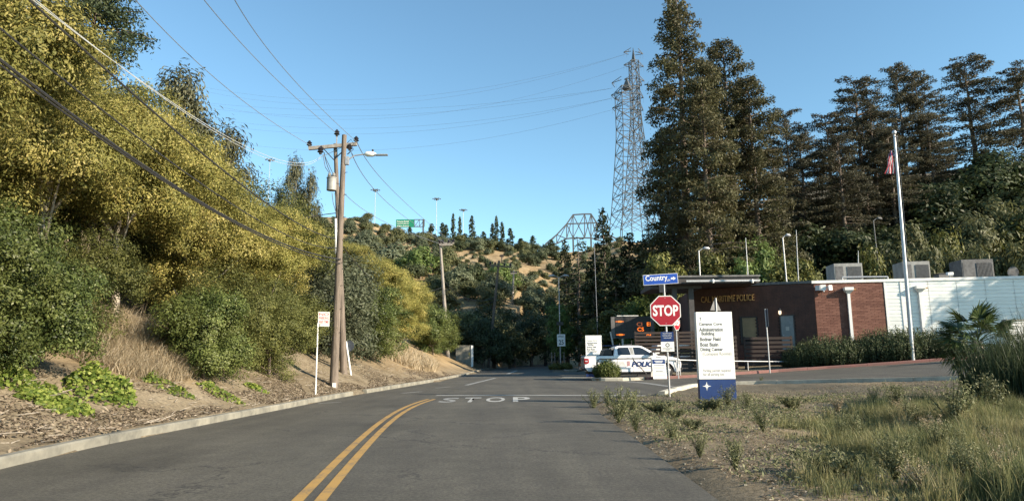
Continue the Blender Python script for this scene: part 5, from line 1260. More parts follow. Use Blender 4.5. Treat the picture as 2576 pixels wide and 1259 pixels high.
# directory signs
def directory(nm, x0, x1, ytop, ysplit, ybot, Z, lines, lab, rz=0, side=False):
    a = W((x0 + x1) / 2, ybot, Z); w = (x1 - x0) * Z / 1717; zg = h1(a.x, Z) if Z < 25 else .1
    zt_ = W(x0, ytop, Z).z - zg; zsp = W(x0, ysplit, Z).z - zg
    t = thing('directory_sign', lab, 'sign', (a.x, Z, zg), rz, 'white campus directory signs')
    MB().span((-w / 2, 0, zsp), (w / 2, .16, zt_)).build('white_panel', M['sign_white'], t, .006)
    MB().span((-w / 2, 0, -.1), (w / 2, .16, zsp - .012)).build('blue_base', M['navy'], t, .006)
    MB().span((-w / 2 + .01, .01, zsp - .0115), (w / 2 - .01, .15, zsp - .0005)).build('reveal', M['dark_metal'], t)
    Hh = zt_ - zsp
    for txt, xx_, yy_, wd, hg, mm in lines:
        letters('sign_lettering', txt, M[mm], t, (-w / 2 + w * xx_, -.0015, zsp + Hh * (1 - yy_)), w * wd, Hh * hg * 1.6, .001, .03)
    # arrow
    ax = -w / 2 + w * .12; az = zsp + Hh * .89
    MB().span((ax - .006, -.002, az - .045), (ax + .006, -.0005, az + .045)).bar((ax, -.0013, az + .05), (ax - .035, -.0013, az + .008), .012, .0015).bar((ax, -.0013, az + .05), (ax + .035, -.0013, az + .008), .012, .0015).build('arrow', M['ink'], t)
    MB().span((-w / 2 + w * .12, -.002, zsp + Hh * .165), (w / 2 - w * .1, -.0005, zsp + Hh * .168)).build('rule', M['grey_ink'], t)
    return t, w, zsp, Hh
LN = [('Campus Core', .07, .215, .64, .035, 'ink'), ('Administration', .07, .293, .66, .036, 'ink'), ('Building', .13, .365, .36, .042, 'ink'), ('Bodnar Field', .08, .437, .57, .037, 'ink'), ('Boat Basin', .08, .517, .50, .037, 'ink'), ('Dining Center', .08, .60, .62, .042, 'ink'), ('(Compass Rooms)', .13, .665, .80, .042, 'grey_ink'),
      ('Parking permit required', .12, .905, .76, .034, 'grey_ink'), ('for all parking lots', .12, .96, .58, .034, 'grey_ink')]
t, w, zsp, Hh = directory('directory_sign', 1762, 1853, 784, 953, 1013, 17.6, LN, 'tall white campus directory sign with navy base in the dirt beside the stop sign', rad(1.5))
# compass star
b = MB(); c0 = Vector((-w / 2 + w * .20, 0, zsp - .17))
for i in range(8):
    a = rad(45 * i); l = .115 if i % 2 == 0 else .06; wd = .02 if i % 2 == 0 else .013
    d = Vector((math.sin(a), 0, math.cos(a))); s = Vector((d.z, 0, -d.x)); y = Vector((0, -.002 - .0004 * (i % 2), 0))
    b.add([c0 + y - s * wd, c0 + y + d * l, c0 + y + s * wd, c0 + y - d * .01], [(0, 1, 2, 3)])
b.build('compass_star', M['sign_white'], t)
directory('directory_sign', 1475, 1515, 843, 915, 945, 43.2, LN[:6], 'smaller white directory sign rising behind the bed of the truck', 0)
# equipment trailer behind
p = W(1524, 900, 46); t = thing('equipment_cabinet', 'dark cabinet with a small solar panel left of the message board', 'cabinet', (p.x, 46, .05))
MB().span((-.35, -.4, 0), (.95, .6, 1.75)).build('housing', M['dark_metal'], t); MB().span((-.2, -.5, 1.9), (.9, .5, 1.95)).xf(Matrix.Rotation(.0, 4, 'X')).build('solar_panel', M['navy'], t)
MB().cyl((-.3, 0, 1.75), (-.3, 0, 2.4), .035).cyl((-.3, 0, 2.4), (-.3, 0, 2.6), .06).build('beacon', M['sign_white'], t)
# message board
Z = 50.0; a = W(1536, 796, Z); c = W(1646, 850, Z)
t = thing('message_board', 'black electronic message board with a few amber letters lit, behind the truck', 'message board', ((a.x + c.x) / 2, Z, 0)); w = c.x - a.x; z1, z0 = a.z, c.z
MB().span((-w / 2, 0, z0), (w / 2, .22, z1)).build('housing', M['dark_metal'], t, .02)
MB().span((-w / 2 + .28, -.012, z0 + .12), (w / 2 - .28, -.003, z1 - .12)).build('screen', M['black'], t)
for s in (-1, 1): MB().span((s * w / 2 - .13 - s * .13, -.05, z0 + .02), (s * w / 2 + .13 - s * .13, -.004, z1 - .02)).build('side_frame', M['unit_dark'], t)
for i in range(4):
    for j in range(6):
        x = -w / 2 + .33 + j * (w - .66) / 6; z = z0 + .15 + i * (z1 - z0 - .3) / 4
        MB().span((x + .02, -.02, z + .02), (x + (w - .66) / 6 - .02, -.0125, z + (z1 - z0 - .3) / 4 - .02)).build('matrix_tile', M['dark_metal'], t)
MB().span((-w / 2 + .45, .05, z1 + .04), (w / 2 - 1.1, .2, z1 + .09)).build('top_light_bar', M['sign_white'], t)
for txt, px, py, wd, hg, mm in [('EL', 1521 + 0, 0, 0, 0, 'led')][:0] + [('EL', 1630, 815, .44, .27, 'led'), ('CI', 1613, 815, .40, .27, 'led_dim'), ('CS', 1606, 828, .48, .28, 'led'), ('AM', 1628, 840, .52, .27, 'led')]:
    p = W(px, py, Z); letters('lit_text', txt, M[mm], t, (p.x - (a.x + c.x) / 2 - (.35 if mm == 'led_dim' else .1), -.026, p.z - .12), wd, hg, .004, .01)
for px, py in ((1558, 808), (1560, 841)):
    p = W(px, py, Z); x = p.x - (a.x + c.x) / 2; MB().span((x - .3, -.027, p.z - .02), (x + .3, -.0205, p.z + .02)).span((x - .12, -.03, p.z - .06), (x + .16, -.0275, p.z + .06)).build('lit_dash', M['led'], t)
for x in (-.75, -w / 2 + .1, .35, 1.0): MB().span((x - .06, .08, 0), (x + .06, .18, z0 - .001)).build('post', M['galv'] if x in (-.75,) else M['dark_metal'], t)
MB().bar((-w / 2 - .1, -.2, z0 + .5), (-w / 2 + .25, -.2, z0 - 1.6), .09).build('strut', M['galv'], t)
# A-frame banner in front of the truck
a = W(1636, 902, 36.6); c = W(1672, 952, 36.6); w = c.x - a.x; hgt = 1.22
t = thing('sandwich_board', 'white notice board with navy band standing in front of the truck door', 'notice board', ((a.x + c.x) / 2, 36.4, .06))
for s in (-1, 1): MB().box((0, s * .17, hgt / 2), (w, .03, hgt), Matrix.Rotation(s * .22, 3, 'X')).build('panel', M['sign_white'], t)
TM = Matrix.Translation((0, -.17, hgt / 2)) @ Matrix.Rotation(-.22, 4, 'X')
MB().span((-w / 2 + .02, -.020, .18), (w / 2 - .02, -.0155, .42)).xf(TM).build('navy_band', M['navy'], t)
for i, (wd, zz, mm) in enumerate([(.5, .33, 'sign_white'), (.4, .25, 'sign_white'), (.3, .53, 'ink'), (.6, .1, 'ink'), (.62, .02, 'grey_ink'), (.55, -.05, 'grey_ink'), (.4, -.2, 'ink'), (.6, -.27, 'grey_ink'), (.6, -.42, 'grey_ink')]):
    MB().span((-w / 2 * wd * 1.3, -.024, zz - .016), (w / 2 * wd * 1.3, -.021, zz + .016)).xf(TM).build('text_line', M[mm], t)
# edge-on sign post before the dark wall, turned yield sign
p = W(1934, 931, 37.4); t = thing('edge_on_sign', 'narrow sign seen edge-on on a white post before the dark brick wall', 'sign', (p.x, 37.3, float(hside(p.x))), rad(80)); tz = W(1927, 776, 37.3).z - float(hside(p.x))
MB().tube([(0, 0, 0), (0, 0, tz * .5), (0, .03, tz)], .035, 8).build('post', M['galv'], t); MB().span((-.3, -.05, tz - .98), (.3, -.037, tz)).build('sign_plate', M['sign_grey'], t)
p = W(1810, 930, 34.0); t = thing('yield_sign', 'back of a grey triangular sign peeking above the directory sign', 'sign', (p.x, 34, float(hside(p.x)) - .02), rad(35)); tz = W(1808, 754, 34).z
MB().cyl((0, 0, 0), (0, 0, tz), .04).build('post', M['galv'], t); MB().prism([(-.42, tz - .62), (.42, tz - .62), (.0, tz)], .045, .05).build('sign_plate', M['unit_dark'], t)
# left bank signs
zg = h1(-6.2, 21.5); a = W(793, 1001, 21.6); zg = h1(a.x, 21.6); tz = W(795, 812, 21.6).z
t = thing('parking_sign', 'small white sign on a slim white post left of the wooden pole', 'sign', (a.x, 21.6, zg), rad(28))
MB().tube([(0, 0, -.3), (0, 0, tz - zg)], .024, 8).build('post', M['white_paint'], t)
MB().span((.0, -.012, tz - zg - .10), (.36, -.004, tz - zg + .36)).build('sign_plate', M['sign_aged'], t)
for i, tx in enumerate(('NO', 'PARKING', 'ANY TIME')):
    letters('sign_lettering', tx, M['stop_red'], t, (.18, -.0135, tz - zg + .24 - i * .12), .30, .085, .0006, .01, 0, 'CENTER')
a = W(885, 977, 28.6); c = W(869, 858, 28.6); zg = h1(a.x, 28.6)
t = thing('round_sign_back', 'grey back of a round sign on a leaning white post behind the wooden pole', 'sign', (a.x, 28.6, zg), rad(-10))
dx = c.x - a.x; MB().tube([(0, 0, -.3), (dx, 0, c.z - zg)], .04, 8).build('post', M['white_paint'], t)
cc = Vector((dx + .10, .06, W(875, 869, 28.6).z - zg)); MB().cyl(cc, cc + Vector((0, .012, 0)), .235, n=24).build('sign_plate', M['sign_grey'], t)
# concrete wall box by the far kerb
a = W(1150, 925, 72); t = thing('concrete_headwall', 'pale stained concrete wall box beside the road beyond the dry slope', 'wall', (W(1169, 925, 72).x, 72, h1(-4.8, 72) - .1), rad(12))
MB().span((-.95, 0, -.1), (.62, .25, 2.0)).build('wall_face', M['concrete'], t); MB().span((.63, -.12, -.1), (.86, .3, 2.08)).build('end_pillar', M['sign_white'], t); MB().span((-.98, -.02, 2.002), (.628, .28, 2.1)).build('cap', M['concrete'], t); MB().span((.40, -.03, 1.0), (.55, -.003, 1.35)).build('notice', pm('yellow_note', (.5, .4, .15)), t)

# ================================================================== FLAG POLE
Z = 37.0; a = W(2294, 890, Z); top = W(2249, 340, Z); t = thing('flagpole', 'tall silver flagpole standing before the white siding', 'flagpole', (a.x, Z, float(hside(a.x))))
zz = top.z - float(hside(a.x)); lx = top.x - a.x
MB().tube([(0, 0, 0), (lx * .5, 0, zz * .5), (lx, 0, zz)], [.11, .09, .055], 14).build('pole', M['steel'], t, smooth=True)
MB().tube([(lx, 0, zz), (lx, 0, zz + .06), (lx, 0, zz + .16), (lx, 0, zz + .26), (lx, 0, zz + .30)], [.04, .09, .12, .08, .02], 12).build('ball_finial', M['steel'], t, smooth=True)
MB().span((lx, -.06, zz - .15), (lx + .16, .06, zz - .05)).build('pulley', M['dark_metal'], t)
MB().tube([(lx + .12, -.05, zz - .1), (.14, -.12, 1.2)], .008, 4, False).build('halyard', M['wire_grey'], t)
ft = W(2246, 378, Z); fl_ = thing('flag', 'furled red and white striped flag hanging limp at half height of the pole', 'flag', (ft.x - .05, Z - .02, ft.z))
b1, b2, b3 = MB(), MB(), MB(); nf = 9
for k in range(nf):
    x0 = -.02 - .048 * k; pts = []
    for j in range(9):
        v = j / 8; pts.append((x0 * (.25 + 1.0 * v) - .04 * math.sin(v * 5 + k), .05 * math.sin(k * 1.9 + v * 4), -1.35 * v - .02 * k * (1 - v)))
    wv_ = .05
    q = (b1 if k % 2 == 0 else b2)
    vs = [(p[0], p[1], p[2]) for p in pts] + [(p[0] - wv_, p[1] + .04 * math.cos(k), p[2]) for p in pts]
    q.add(vs, [(j, j + 1, 9 + j + 1, 9 + j) for j in range(8)])
b1.build('red_stripes', M['cloth_red'], fl_); b2.build('white_stripes', M['cloth_white'], fl_)
for k in range(4): b3.add([(-.02 - .03 * k, -.04, .0), (-.05 - .03 * k, -.02, 0), (-.06 - .05 * k, -.05, -.32), (-.03 - .04 * k, -.07, -.32)], [(0, 1, 2, 3)])
b3.build('blue_canton', M['cloth_blue'], fl_)

# ================================================================== LAMP POSTS, ANTENNAS
def lamp_post(x, yb, yt, Z, lab, arm, zbase=None, m='galv', r0=.07, armlen=.9, slope=0.0):
    top = W(x, yt, Z); zb_ = zbase if zbase is not None else h1(top.x, Z)
    t = thing('lamp_post', lab, 'street lamp', (top.x, Z, zb_), 0, 'lamp posts'); hh = top.z - zb_; bx = slope
    MB().tube([(bx, 0, 0), (0, 0, hh)], [r0, r0 * .65], 8).build('pole', M[m], t)
    for s in arm:
        MB().tube([(0, 0, hh - .05), (s * armlen * .35, 0, hh + .14), (s * armlen * .6, 0, hh + .15)], .035, 6).build('arm', M[m], t)
        MB().tube([(s * armlen * .45, 0, hh + .16), (s * armlen * .6, 0, hh + .19), (s * armlen, 0, hh + .17), (s * armlen * 1.15, 0, hh + .13)], [.04, .12, .11, .03], 8).build('lamp_head', M[m], t, smooth=True)
    return t
t = lamp_post(1405, 925, 697, 72, 'pale double-armed street lamp on the distant median', (-1, 1), .12, armlen=.95)
o = W(1408, 810, 72); rel = o - t.location; MB().span((rel.x - .35, -.12, rel.z - .3), (rel.x + .35, .1, rel.z + .05)).build('banner_bracket', M['black'], t)
rel = W(1411, 855, 72) - t.location; s_ = MB().span((rel.x - .42, -.1, rel.z - .62), (rel.x + .42, -.08, rel.z + .62)).build('sign_plate', M['sign_white'], t)
letters('sign_lettering', 'SPEED', M['ink'], s_, (rel.x, -.105, rel.z + .3), .6, .2, .001, .01, 0, 'CENTER'); letters('sign_lettering', '25', M['ink'], s_, (rel.x, -.105, rel.z - .45), .5, .5, .001, .02, 0, 'CENTER')
lamp_post(1757, 692, 630, 52, 'single-armed lamp behind the canopy roof', (1,), armlen=.75)
lamp_post(1968, 705, 597, 52, 'single-armed lamp standing behind the dark brick wall', (1,), armlen=.55, slope=.15)
lamp_post(2196, 690, 554, 60, 'dim single-armed lamp before the dark oaks', (1,), armlen=.7, m='unit_dark', slope=.2)
lamp_post(1325, 735, 652, 190, 'thin distant post on the dry hillside', (), r0=.13)
for x, y0, y1, lab in ((1881, 688, 598, 'thin whip antenna left of the bright green tree'), (2008, 706, 578, 'whip antenna right of the curved lamp'), (2158, 664, 630, 'short pale mast behind the left rooftop unit'), (1500, 715, 610, 'thin pale mast among the conifers')):
    Z = 46 if x > 1600 else 60; a = W(x, y0 + 12, Z); c = W(x - (6 if x < 2100 else 0), y1, Z)
    if x < 1600: a = Vector((a.x, Z, h1(a.x, Z)))
    t = thing('antenna', lab, 'antenna', a, 0, 'antennas and thin masts'); MB().tube([(0, 0, -.3), (c - a) * .5, c - a], [.04, .03, .018], 6).build('mast', M['galv'] if x > 1600 else M['sign_grey'], t); MB().cyl((0, 0, -.3), (0, 0, .25), .07).build('base', M['galv'], t)
# high-mast freeway lights
for x, yt, Z, lab in ((679, 402, 300, 'high mast light above the golden trees left of the poles'), (944, 478, 300, 'high mast light right of the wooden poles'), (1098, 500, 330, 'high mast light above the ridge trees'), (1165, 528, 340, 'shorter high mast light right of the cypress pair')):
    p = W(x, yt, Z); z0 = h1(p.x, Z); t = thing('high_mast_light', lab, 'high mast light', (p.x, Z, z0), 0, 'high mast lights on the freeway')
    MB().tube([(0, 0, 0), (0, 0, p.z - z0)], [.17, .10], 8).build('mast', M['galv'], t); hh = p.z - z0
    MB().cyl((0, 0, hh - .8), (0, 0, hh + .4), .45, n=10).build('hub', M['tower_steel'], t)
    for i in range(6): a = rad(60 * i + 10); d = Vector((math.cos(a), math.sin(a), 0)); MB().bar(Vector((0, 0, hh)) + d * .4, Vector((0, 0, hh + .2)) + d * 1.7, .15).box(Vector((0, 0, hh)) + d * 1.8, (.6, .6, .3)).build('lamp_head', M['tower_steel'], t)
# freeway gantry sign
Z = 236; a = W(996, 552, Z); c = W(1041, 572, Z); e = W(1067, 572, Z)
t = thing('freeway_sign', 'green freeway sign on a steel truss along the ridge', 'freeway sign', (a.x, Z, 0))
MB().span((0, -.1, c.z + .1), (c.x - a.x, .1, a.z)).build('sign_panel', M['green_sign'], t)
for i, tx in enumerate(('Pomona Street', 'Cummings Skyway', 'Willow Avenue')): letters('sign_lettering', tx, M['sign_white'], t, (.35, -.14, a.z - .95 - i * .82), (c.x - a.x) * .66, .5, .01, .02)
b = MB(); x0 = c.x - a.x + .1; x1 = e.x - a.x
for z in (c.z + .3, a.z - .1): b.bar((x0, 0, z), (x1, 0, z), .25)
b.bar((0, .4, c.z + .3), (x0, .4, c.z + .3), .2)
nb2 = 2
for i in range(nb2 + 1): x = x0 + (x1 - x0) * i / nb2; b.bar((x, 0, c.z + .3), (x, 0, a.z - .1), .2)
for i in range(nb2): b.bar((x0 + (x1 - x0) * i / nb2, 0, c.z + .3), (x0 + (x1 - x0) * (i + 1) / nb2, 0, a.z - .1), .16)
b.build('truss', M['tower_steel'], t); px = W(1064, 590, Z).x - a.x; MB().span((px - .25, -.25, h1(e.x, Z) - 1), (px + .25, .25, a.z)).build('post', M['tower_steel'], t)

# ================================================================== UTILITY POLES
def insul(b, p, s=1.0):
    p = Vector(p); return b.tube([p, p + Vector((0, 0, .06 * s)), p + Vector((0, 0, .1 * s)), p + Vector((0, 0, .16 * s)), p + Vector((0, 0, .2 * s)), p + Vector((0, 0, .26 * s)), p + Vector((0, 0, .3 * s))], [.05 * s, .06 * s, .13 * s, .08 * s, .12 * s, .06 * s, .04 * s], 10)
# front pole with street lamp
Z1 = 24.6; a = W(838, 990, Z1); tp = W(866, 340, Z1); zg = h1(a.x, Z1); P0 = Vector((a.x, Z1, zg))
fp = thing('utility_pole', 'thick weathered wooden pole carrying the street lamp arm, in front', 'utility pole', P0); T1 = tp - P0
MB().tube([(0, 0, -.4), T1 * .33, T1 * .66, T1], [.16, .135, .11, .09], 12).build('pole', M['pole_wood'], fp, smooth=True)
MB().span((.0, -.175, .0), (.13, -.16, .16)).build('tag_plate', M['sign_white'], fp)
for k in range(16):
    z = 1.5 + k * .42; c = T1 * (z / T1.z); MB().cyl(c + Vector((.10 if k % 2 else -.10, -.05, 0)), c + Vector((.2 if k % 2 else -.2, -.1, .0)), .011, n=5).build('step_bolt', M['dark_metal'], fp)
s0 = W(876, 401, Z1) - P0; s1 = W(892, 391, Z1) - P0; s2_ = W(917, 388, Z1) - P0
arm = MB().tube([s0 + Vector((-.12, 0, -.04)), s0, s1, s2_], .028, 8).build('lamp_arm', M['galv'], fp); MB().span(s0 - Vector((.1, .08, .2)), s0 + Vector((.02, .08, .1))).build('arm_bracket', M['galv'], fp)
lh = MB().tube([s2_, s2_ + Vector((.08, 0, .01)), s2_ + Vector((.30, 0, .0)), s2_ + Vector((.42, 0, -.01))], [.05, .10, .10, .05], 10).build('lamp_head', M['sign_white'], fp, smooth=True)
MB().span(s2_ + Vector((.40, -.09, -.05)), s2_ + Vector((.86, .09, -.015))).build('lamp_lens', M['steel'], lh); MB().cyl(s2_ + Vector((.30, 0, .09)), s2_ + Vector((.30, 0, .18)), .035).build('photocell', M['dark_metal'], lh)
for dz in (.3, .5, .75): MB().tube([T1 + Vector((.12, 0, -dz)), T1 + Vector((.26, -.05, -dz + .12)), T1 + Vector((.36, 0, -dz - .05)), T1 + Vector((.14, 0, -dz - .25))], .012, 5, False).build('loose_cable', M['wire'], fp)
# back pole with crossarm and transformer
Z2 = 28.2; a = W(865, 960, Z2); tp = W(843, 362, Z2); zg = h1(a.x, Z2); P0b = Vector((a.x, Z2, zg)); T2 = tp - P0b
bp_ = thing('utility_pole', 'rear wooden pole with long crossarm and grey transformer', 'utility pole', P0b)
MB().tube([(0, 0, -.4), T2 * .33, T2 * .66, T2], [.16, .12, .10, .08], 12).build('pole', M['pole_wood'], bp_, smooth=True)
cl_ = W(780, 377, Z2) - P0b; cr_ = W(900, 366, Z2) - P0b
ca = MB().bar(cl_ + Vector((0, -.2, 0)), cr_ + Vector((0, -.2, 0)), .12, .14).build('crossarm', M['grey_wood'], bp_)
for q in (cl_, cr_): o_ = q + Vector((.02 if q is cl_ else -.03, -.2, .06)); insul(MB(), o_, .95).build('insulator', M['ins'], ca)
for q in ((812, 372), (880, 372)): p = W(q[0], q[1], Z2) - P0b; MB().bar(p + Vector((0, -.28, 0)), T2 + Vector((0, -.15, -.75)), .035).build('brace', M['dark_metal'], bp_)
tpn = W(847, 343, Z2) - P0b; MB().bar(T2 + Vector((.05, 0, -.5)), tpn, .05).build('pole_top_pin', M['galv'], bp_); insul(MB(), tpn, 1.0).build('insulator', M['ins'], bp_)
tr = W(839, 468, Z2) - P0b + Vector((0, -.33, 0))
tb_ = MB().cyl(tr + Vector((0, 0, -.27)), tr + Vector((0, 0, .24)), .20, n=20).build('transformer', M['cabinet'], bp_, smooth=True)
MB().cyl(tr + Vector((0, 0, .241)), tr + Vector((0, 0, .28)), .215, n=20).build('lid', M['cabinet'], tb_, smooth=True)
for s in (-.1, .08): insul(MB(), tr + Vector((s, 0, .28)), .7).build('bushing', M['cabinet'], tb_)
for p, q, q2 in (((812, 388), (818, 420), (836, 448)), ((815, 388), (826, 412), (842, 447)), ((835, 485), (838, 510), (848, 545)), ((842, 485), (845, 505), (850, 535)), ((846, 480), (850, 500), (851, 560))):
    MB().tube([W(*k, Z2 - .35) - P0b for k in (p, q, q2)], .014, 5, False).build('loose_cable', M['wire'], bp_)
q = W(810, 384, Z2) - P0b; insul(MB(), q + Vector((0, -.25, -.15)), 1.1).build('fuse_cutout', M['ins'], bp_); insul(MB(), W(883, 372, Z2) - P0b + Vector((0, -.25, -.2)), 1.0).build('fuse_cutout', M['ins'], bp_)
u0 = W(848, 552, Z2) - P0b; u1 = W(850, 640, Z2) - P0b; MB().tube([u0 + Vector((-.02, -.19, 0)), u1 + Vector((-.02, -.2, 0))], .055, 8).build('riser_pipe', M['white_paint'], bp_)
# distant poles
def far_pole(xb, yb, xt, yt, Z, r0, lab, arms=(), m='grey_wood', tops=None):
    tp = W(xt, yt, Z); bt = W(xb, yb, Z); z0 = h1(bt.x, Z); ex = (tp - bt); k = (tp.z - z0) / max(ex.z, .1); base = tp - ex * k; base.z = z0
    t = thing('utility_pole', lab, 'utility pole', base, 0, 'distant utility poles'); T = tp - base
    MB().tube([(0, 0, -.5), T * .5, T], [r0, r0 * .85, r0 * .65], 8).build('pole', M[m], t, smooth=True)
    for (x0, y0, x1, y1) in arms:
        A, B = W(x0, y0, Z) - base, W(x1, y1, Z) - base; c = MB().bar(A + Vector((0, -.2, 0)), B + Vector((0, -.2, 0)), .16, .16).build('crossarm', M[m], t)
        for f in (0.03, .25, .7, .97): insul(MB(), A.lerp(B, f) + Vector((0, -.2, .08)), 1.2).build('insulator', M['ins'], c)
    return t, base
far_pole(1123, 835, 1107, 611, 70, .19, 'tall grey utility pole with double crossarm in the middle distance', [(1104, 613, 1142, 612), (1106, 617, 1138, 616)])
far_pole(1240, 800, 1255, 655, 82, .19, 'leaning dark utility pole with wide crossarm', [(1232, 667, 1285, 672)], 'bark')
far_pole(1289, 745, 1292, 680, 120, .2, 'pale distant pole right of the leaning one', [(1284, 688, 1300, 687)])
far_pole(1262, 700, 1262, 640, 150, .2, 'faint pole behind the leaning one', [(1257, 646, 1267, 646)], 'bark')
# ================================================================== WIRES
def wire(pts, rr, m, lab, n=26, group='overhead wires', ext=None):
    pts = [Vector(p) for p in pts]
    if len(pts) == 2: mid = (pts[0] + pts[1]) / 2 - Vector((0, 0, (pts[1] - pts[0]).length * .02)); pts = [pts[0], mid, pts[1]]
    # parabola in y through the points
    P = np.array([list(p) for p in pts]); s = np.array([0] + list(np.cumsum(np.linalg.norm(np.diff(P, axis=0), axis=1)))); s /= s[-1]
    deg = min(2, len(pts) - 1); cf = [np.polyfit(s, P[:, i], deg) for i in range(3)]
    s0 = 0 if ext is None else -ext; out = [Vector([float(np.polyval(cf[i], s0 + (1 - s0) * k / n)) for i in range(3)]) for k in range(n + 1)]
    o = MB().tube([p - out[0] for p in out], rr, 5).build('overhead_wire', M[m], None, smooth=True, loc=out[0]); tag(o, lab, 'wire', group); return o
X0 = -6.5
def wp(x, y, Xw=-6.5):
    d = ray(x, y); t_ = Xw / d.x; return Vector((Xw, d.y * t_, CAMZ + d.z * t_))
end1 = W(858, 652, Z1); end2 = W(852, 640, Z2)
wire([wp(0, 150), wp(304, 378), wp(563, 541), end1], .022, 'wire', 'thicker lower black cable crossing the golden trees from the left edge', ext=.5)
wire([wp(0, 164), wp(304, 384), wp(563, 546), end1 + Vector((0, 0, -.15))], .016, 'wire', 'lowest black cable running right under the thick one', ext=.5)
wire([wp(0, 81), wp(280, 282), wp(543, 492), W(850, 622, Z2)], .014, 'wire', 'thin black cable above the thick pair, starting at the left edge', ext=.5)
wire([wp(81, 0), wp(330, 243), wp(563, 426), W(846, 600, Z2)], .018, 'wire', 'black cable crossing the upper golden trees from the top edge', ext=.6)
wire([wp(99, 0), wp(325, 190), wp(507, 318), wp(619, 371), W(700, 391, 19), W(806, 396, 26)], .007, 'wire_white', 'upper one of the two white service wires', ext=.5)
wire([wp(112, 0), wp(325, 197), wp(507, 324), wp(619, 377), W(700, 397, 19), W(806, 399, 26)], .006, 'wire_white', 'lower one of the two white service wires', ext=.5)
wire([W(800, 398, 26.2), W(840, 380, 26), W(862, 366, Z1)], .012, 'wire_white', 'white jumper wire from the crossarm to the front pole')
wire([wp(340, 0, -8.0), W(560, 213, 19.5), W(781, 366, Z2 - .2)], .011, 'wire_grey', 'wire dropping from the top edge to the left end of the crossarm', ext=.5)
wire([wp(513, 0, -7.0), W(660, 165, 20), W(847, 336, Z2)], .011, 'wire_grey', 'wire dropping from the top edge to the pole top pin', ext=.5)
wire([wp(590, 0, -6.3), W(720, 180, 20.5), W(897, 357, Z2 - .2)], .011, 'wire_grey', 'rightmost wire dropping from the top edge to the right crossarm end', ext=.5)
for a_, b_, c_, lab in (((898, 358, Z2), (960, 450, 42), (1140, 612, 70), 'right wire going on from the crossarm to the grey pole'), ((884, 385, Z2), (940, 475, 40), (1122, 612, 70), 'middle wire going on from the crossarm to the grey pole'), ((815, 384, Z2), (880, 500, 42), (1106, 612, 70), 'left wire going on from the crossarm to the grey pole'),
                        ((862, 620, Z1), (1000, 735, 45), (1112, 722, 70), 'black cable sagging from the front pole across the far golden tree'), ((1112, 700, 70), (1180, 752, 76), (1250, 745, 82), 'drooping cable between the grey and the leaning pole'), ((1112, 715, 70), (1170, 765, 76), (1248, 755, 82), 'lower drooping cable between the grey and the leaning pole'),
                        ((700, 565, 27), (780, 545, 28), (850, 535, Z2), 'short cable entering the rear pole from the left')):
    wire([W(*a_), W(*b_), W(*c_)], .018 if a_[2] < 60 else .035, 'wire_grey' if a_[1] < 400 else 'wire', lab)

# ================================================================== TRANSMISSION TOWERS, BRIDGE
def lattice(x, yt, yb, Z, bw_px, tw_px, lab, arms, lev=11, nm='transmission_tower'):
    top = W(x, yt, Z); bt = W(x, yb, Z); t = thing(nm, lab, 'transmission tower', (top.x, Z, bt.z), rad(12), 'lattice transmission towers'); h = top.z - bt.z
    k = Z / 1717; bw_, tw_ = bw_px * k / 2, tw_px * k / 2; wt = h * .62   # waist
    def half(z): return bw_ + (tw_ - bw_) * min(1, max(0, z) / wt) ** .8
    zs = [h * .92 * (1 - (1 - i / lev) ** 1.25) for i in range(lev + 1)]; th = 1.55 * k
    for sx_ in (-1, 1):
        for sy_ in (-1, 1): MB().tube([(sx_ * half(z), sy_ * half(z), z) for z in [-6] + zs], th * .75, 4).build('leg', M['tower_steel'], t)
    b = MB()
    for i in range(lev):
        z0_, z1_ = zs[i], zs[i + 1]; a0, a1 = half(z0_), half(z1_)
        for (p, q) in (((-1, -1), (1, -1)), ((1, -1), (1, 1)), ((1, 1), (-1, 1)), ((-1, 1), (-1, -1))):
            A0 = Vector((p[0] * a0, p[1] * a0, z0_)); B0 = Vector((q[0] * a0, q[1] * a0, z0_)); A1 = Vector((p[0] * a1, p[1] * a1, z1_)); B1 = Vector((q[0] * a1, q[1] * a1, z1_))
            b.bar(A0, B1, th * .7).bar(B0, A1, th * .7).bar(A1, B1, th * .8)
            if i < 4: b.bar((A0 + B0) / 2, (A0 + A1) / 2, th * .5).bar((A0 + B0) / 2, (B0 + B1) / 2, th * .5)
    b.build('bracing', M['tower_steel'], t)
    MB().tube([(0, 0, zs[-1]), (0, 0, h)], [tw_ * .6, .05], 4).build('peak', M['tower_steel'], t)
    for (ya, wpx) in arms:
        z = W(x, ya, Z).z - bt.z; w = wpx * k / 2; a0 = half(z); b = MB()
        for s in (-1, 1):
            for dy in (-1, 1): b.bar((s * a0, dy * a0, z), (s * w, 0, z), th * .8).bar((s * a0, dy * a0, z + 3.2 * k * 3), (s * w, 0, z + .1), th * .7)
            for f in (.33, .66): b.bar((s * (a0 + (w - a0) * f), -a0 * (1 - f), z), (s * (a0 + (w - a0) * f), -a0 * (1 - f), z + 3.2 * k * 3 * (1 - f)), th * .5)
        ar = b.build('crossarm', M['tower_steel'], t)
        for s in (-1, -.72, .72, 1): MB().cyl((s * w, 0, z), (s * w, 0, z - 14 * k), .18 * k, n=6).build('insulator', M['tower_steel'], ar)
    return t, h
lattice(1576, 196, 574, 232, 92, 50, 'nearer lattice tower with wide arms left of the redwoods', [(212, 84), (243, 90), (275, 86)], 11)
lattice(1592, 120, 574, 262, 78, 20, 'taller pale lattice tower behind the nearer one, beside the redwood', [(134, 54), (166, 56), (202, 56)], 13)
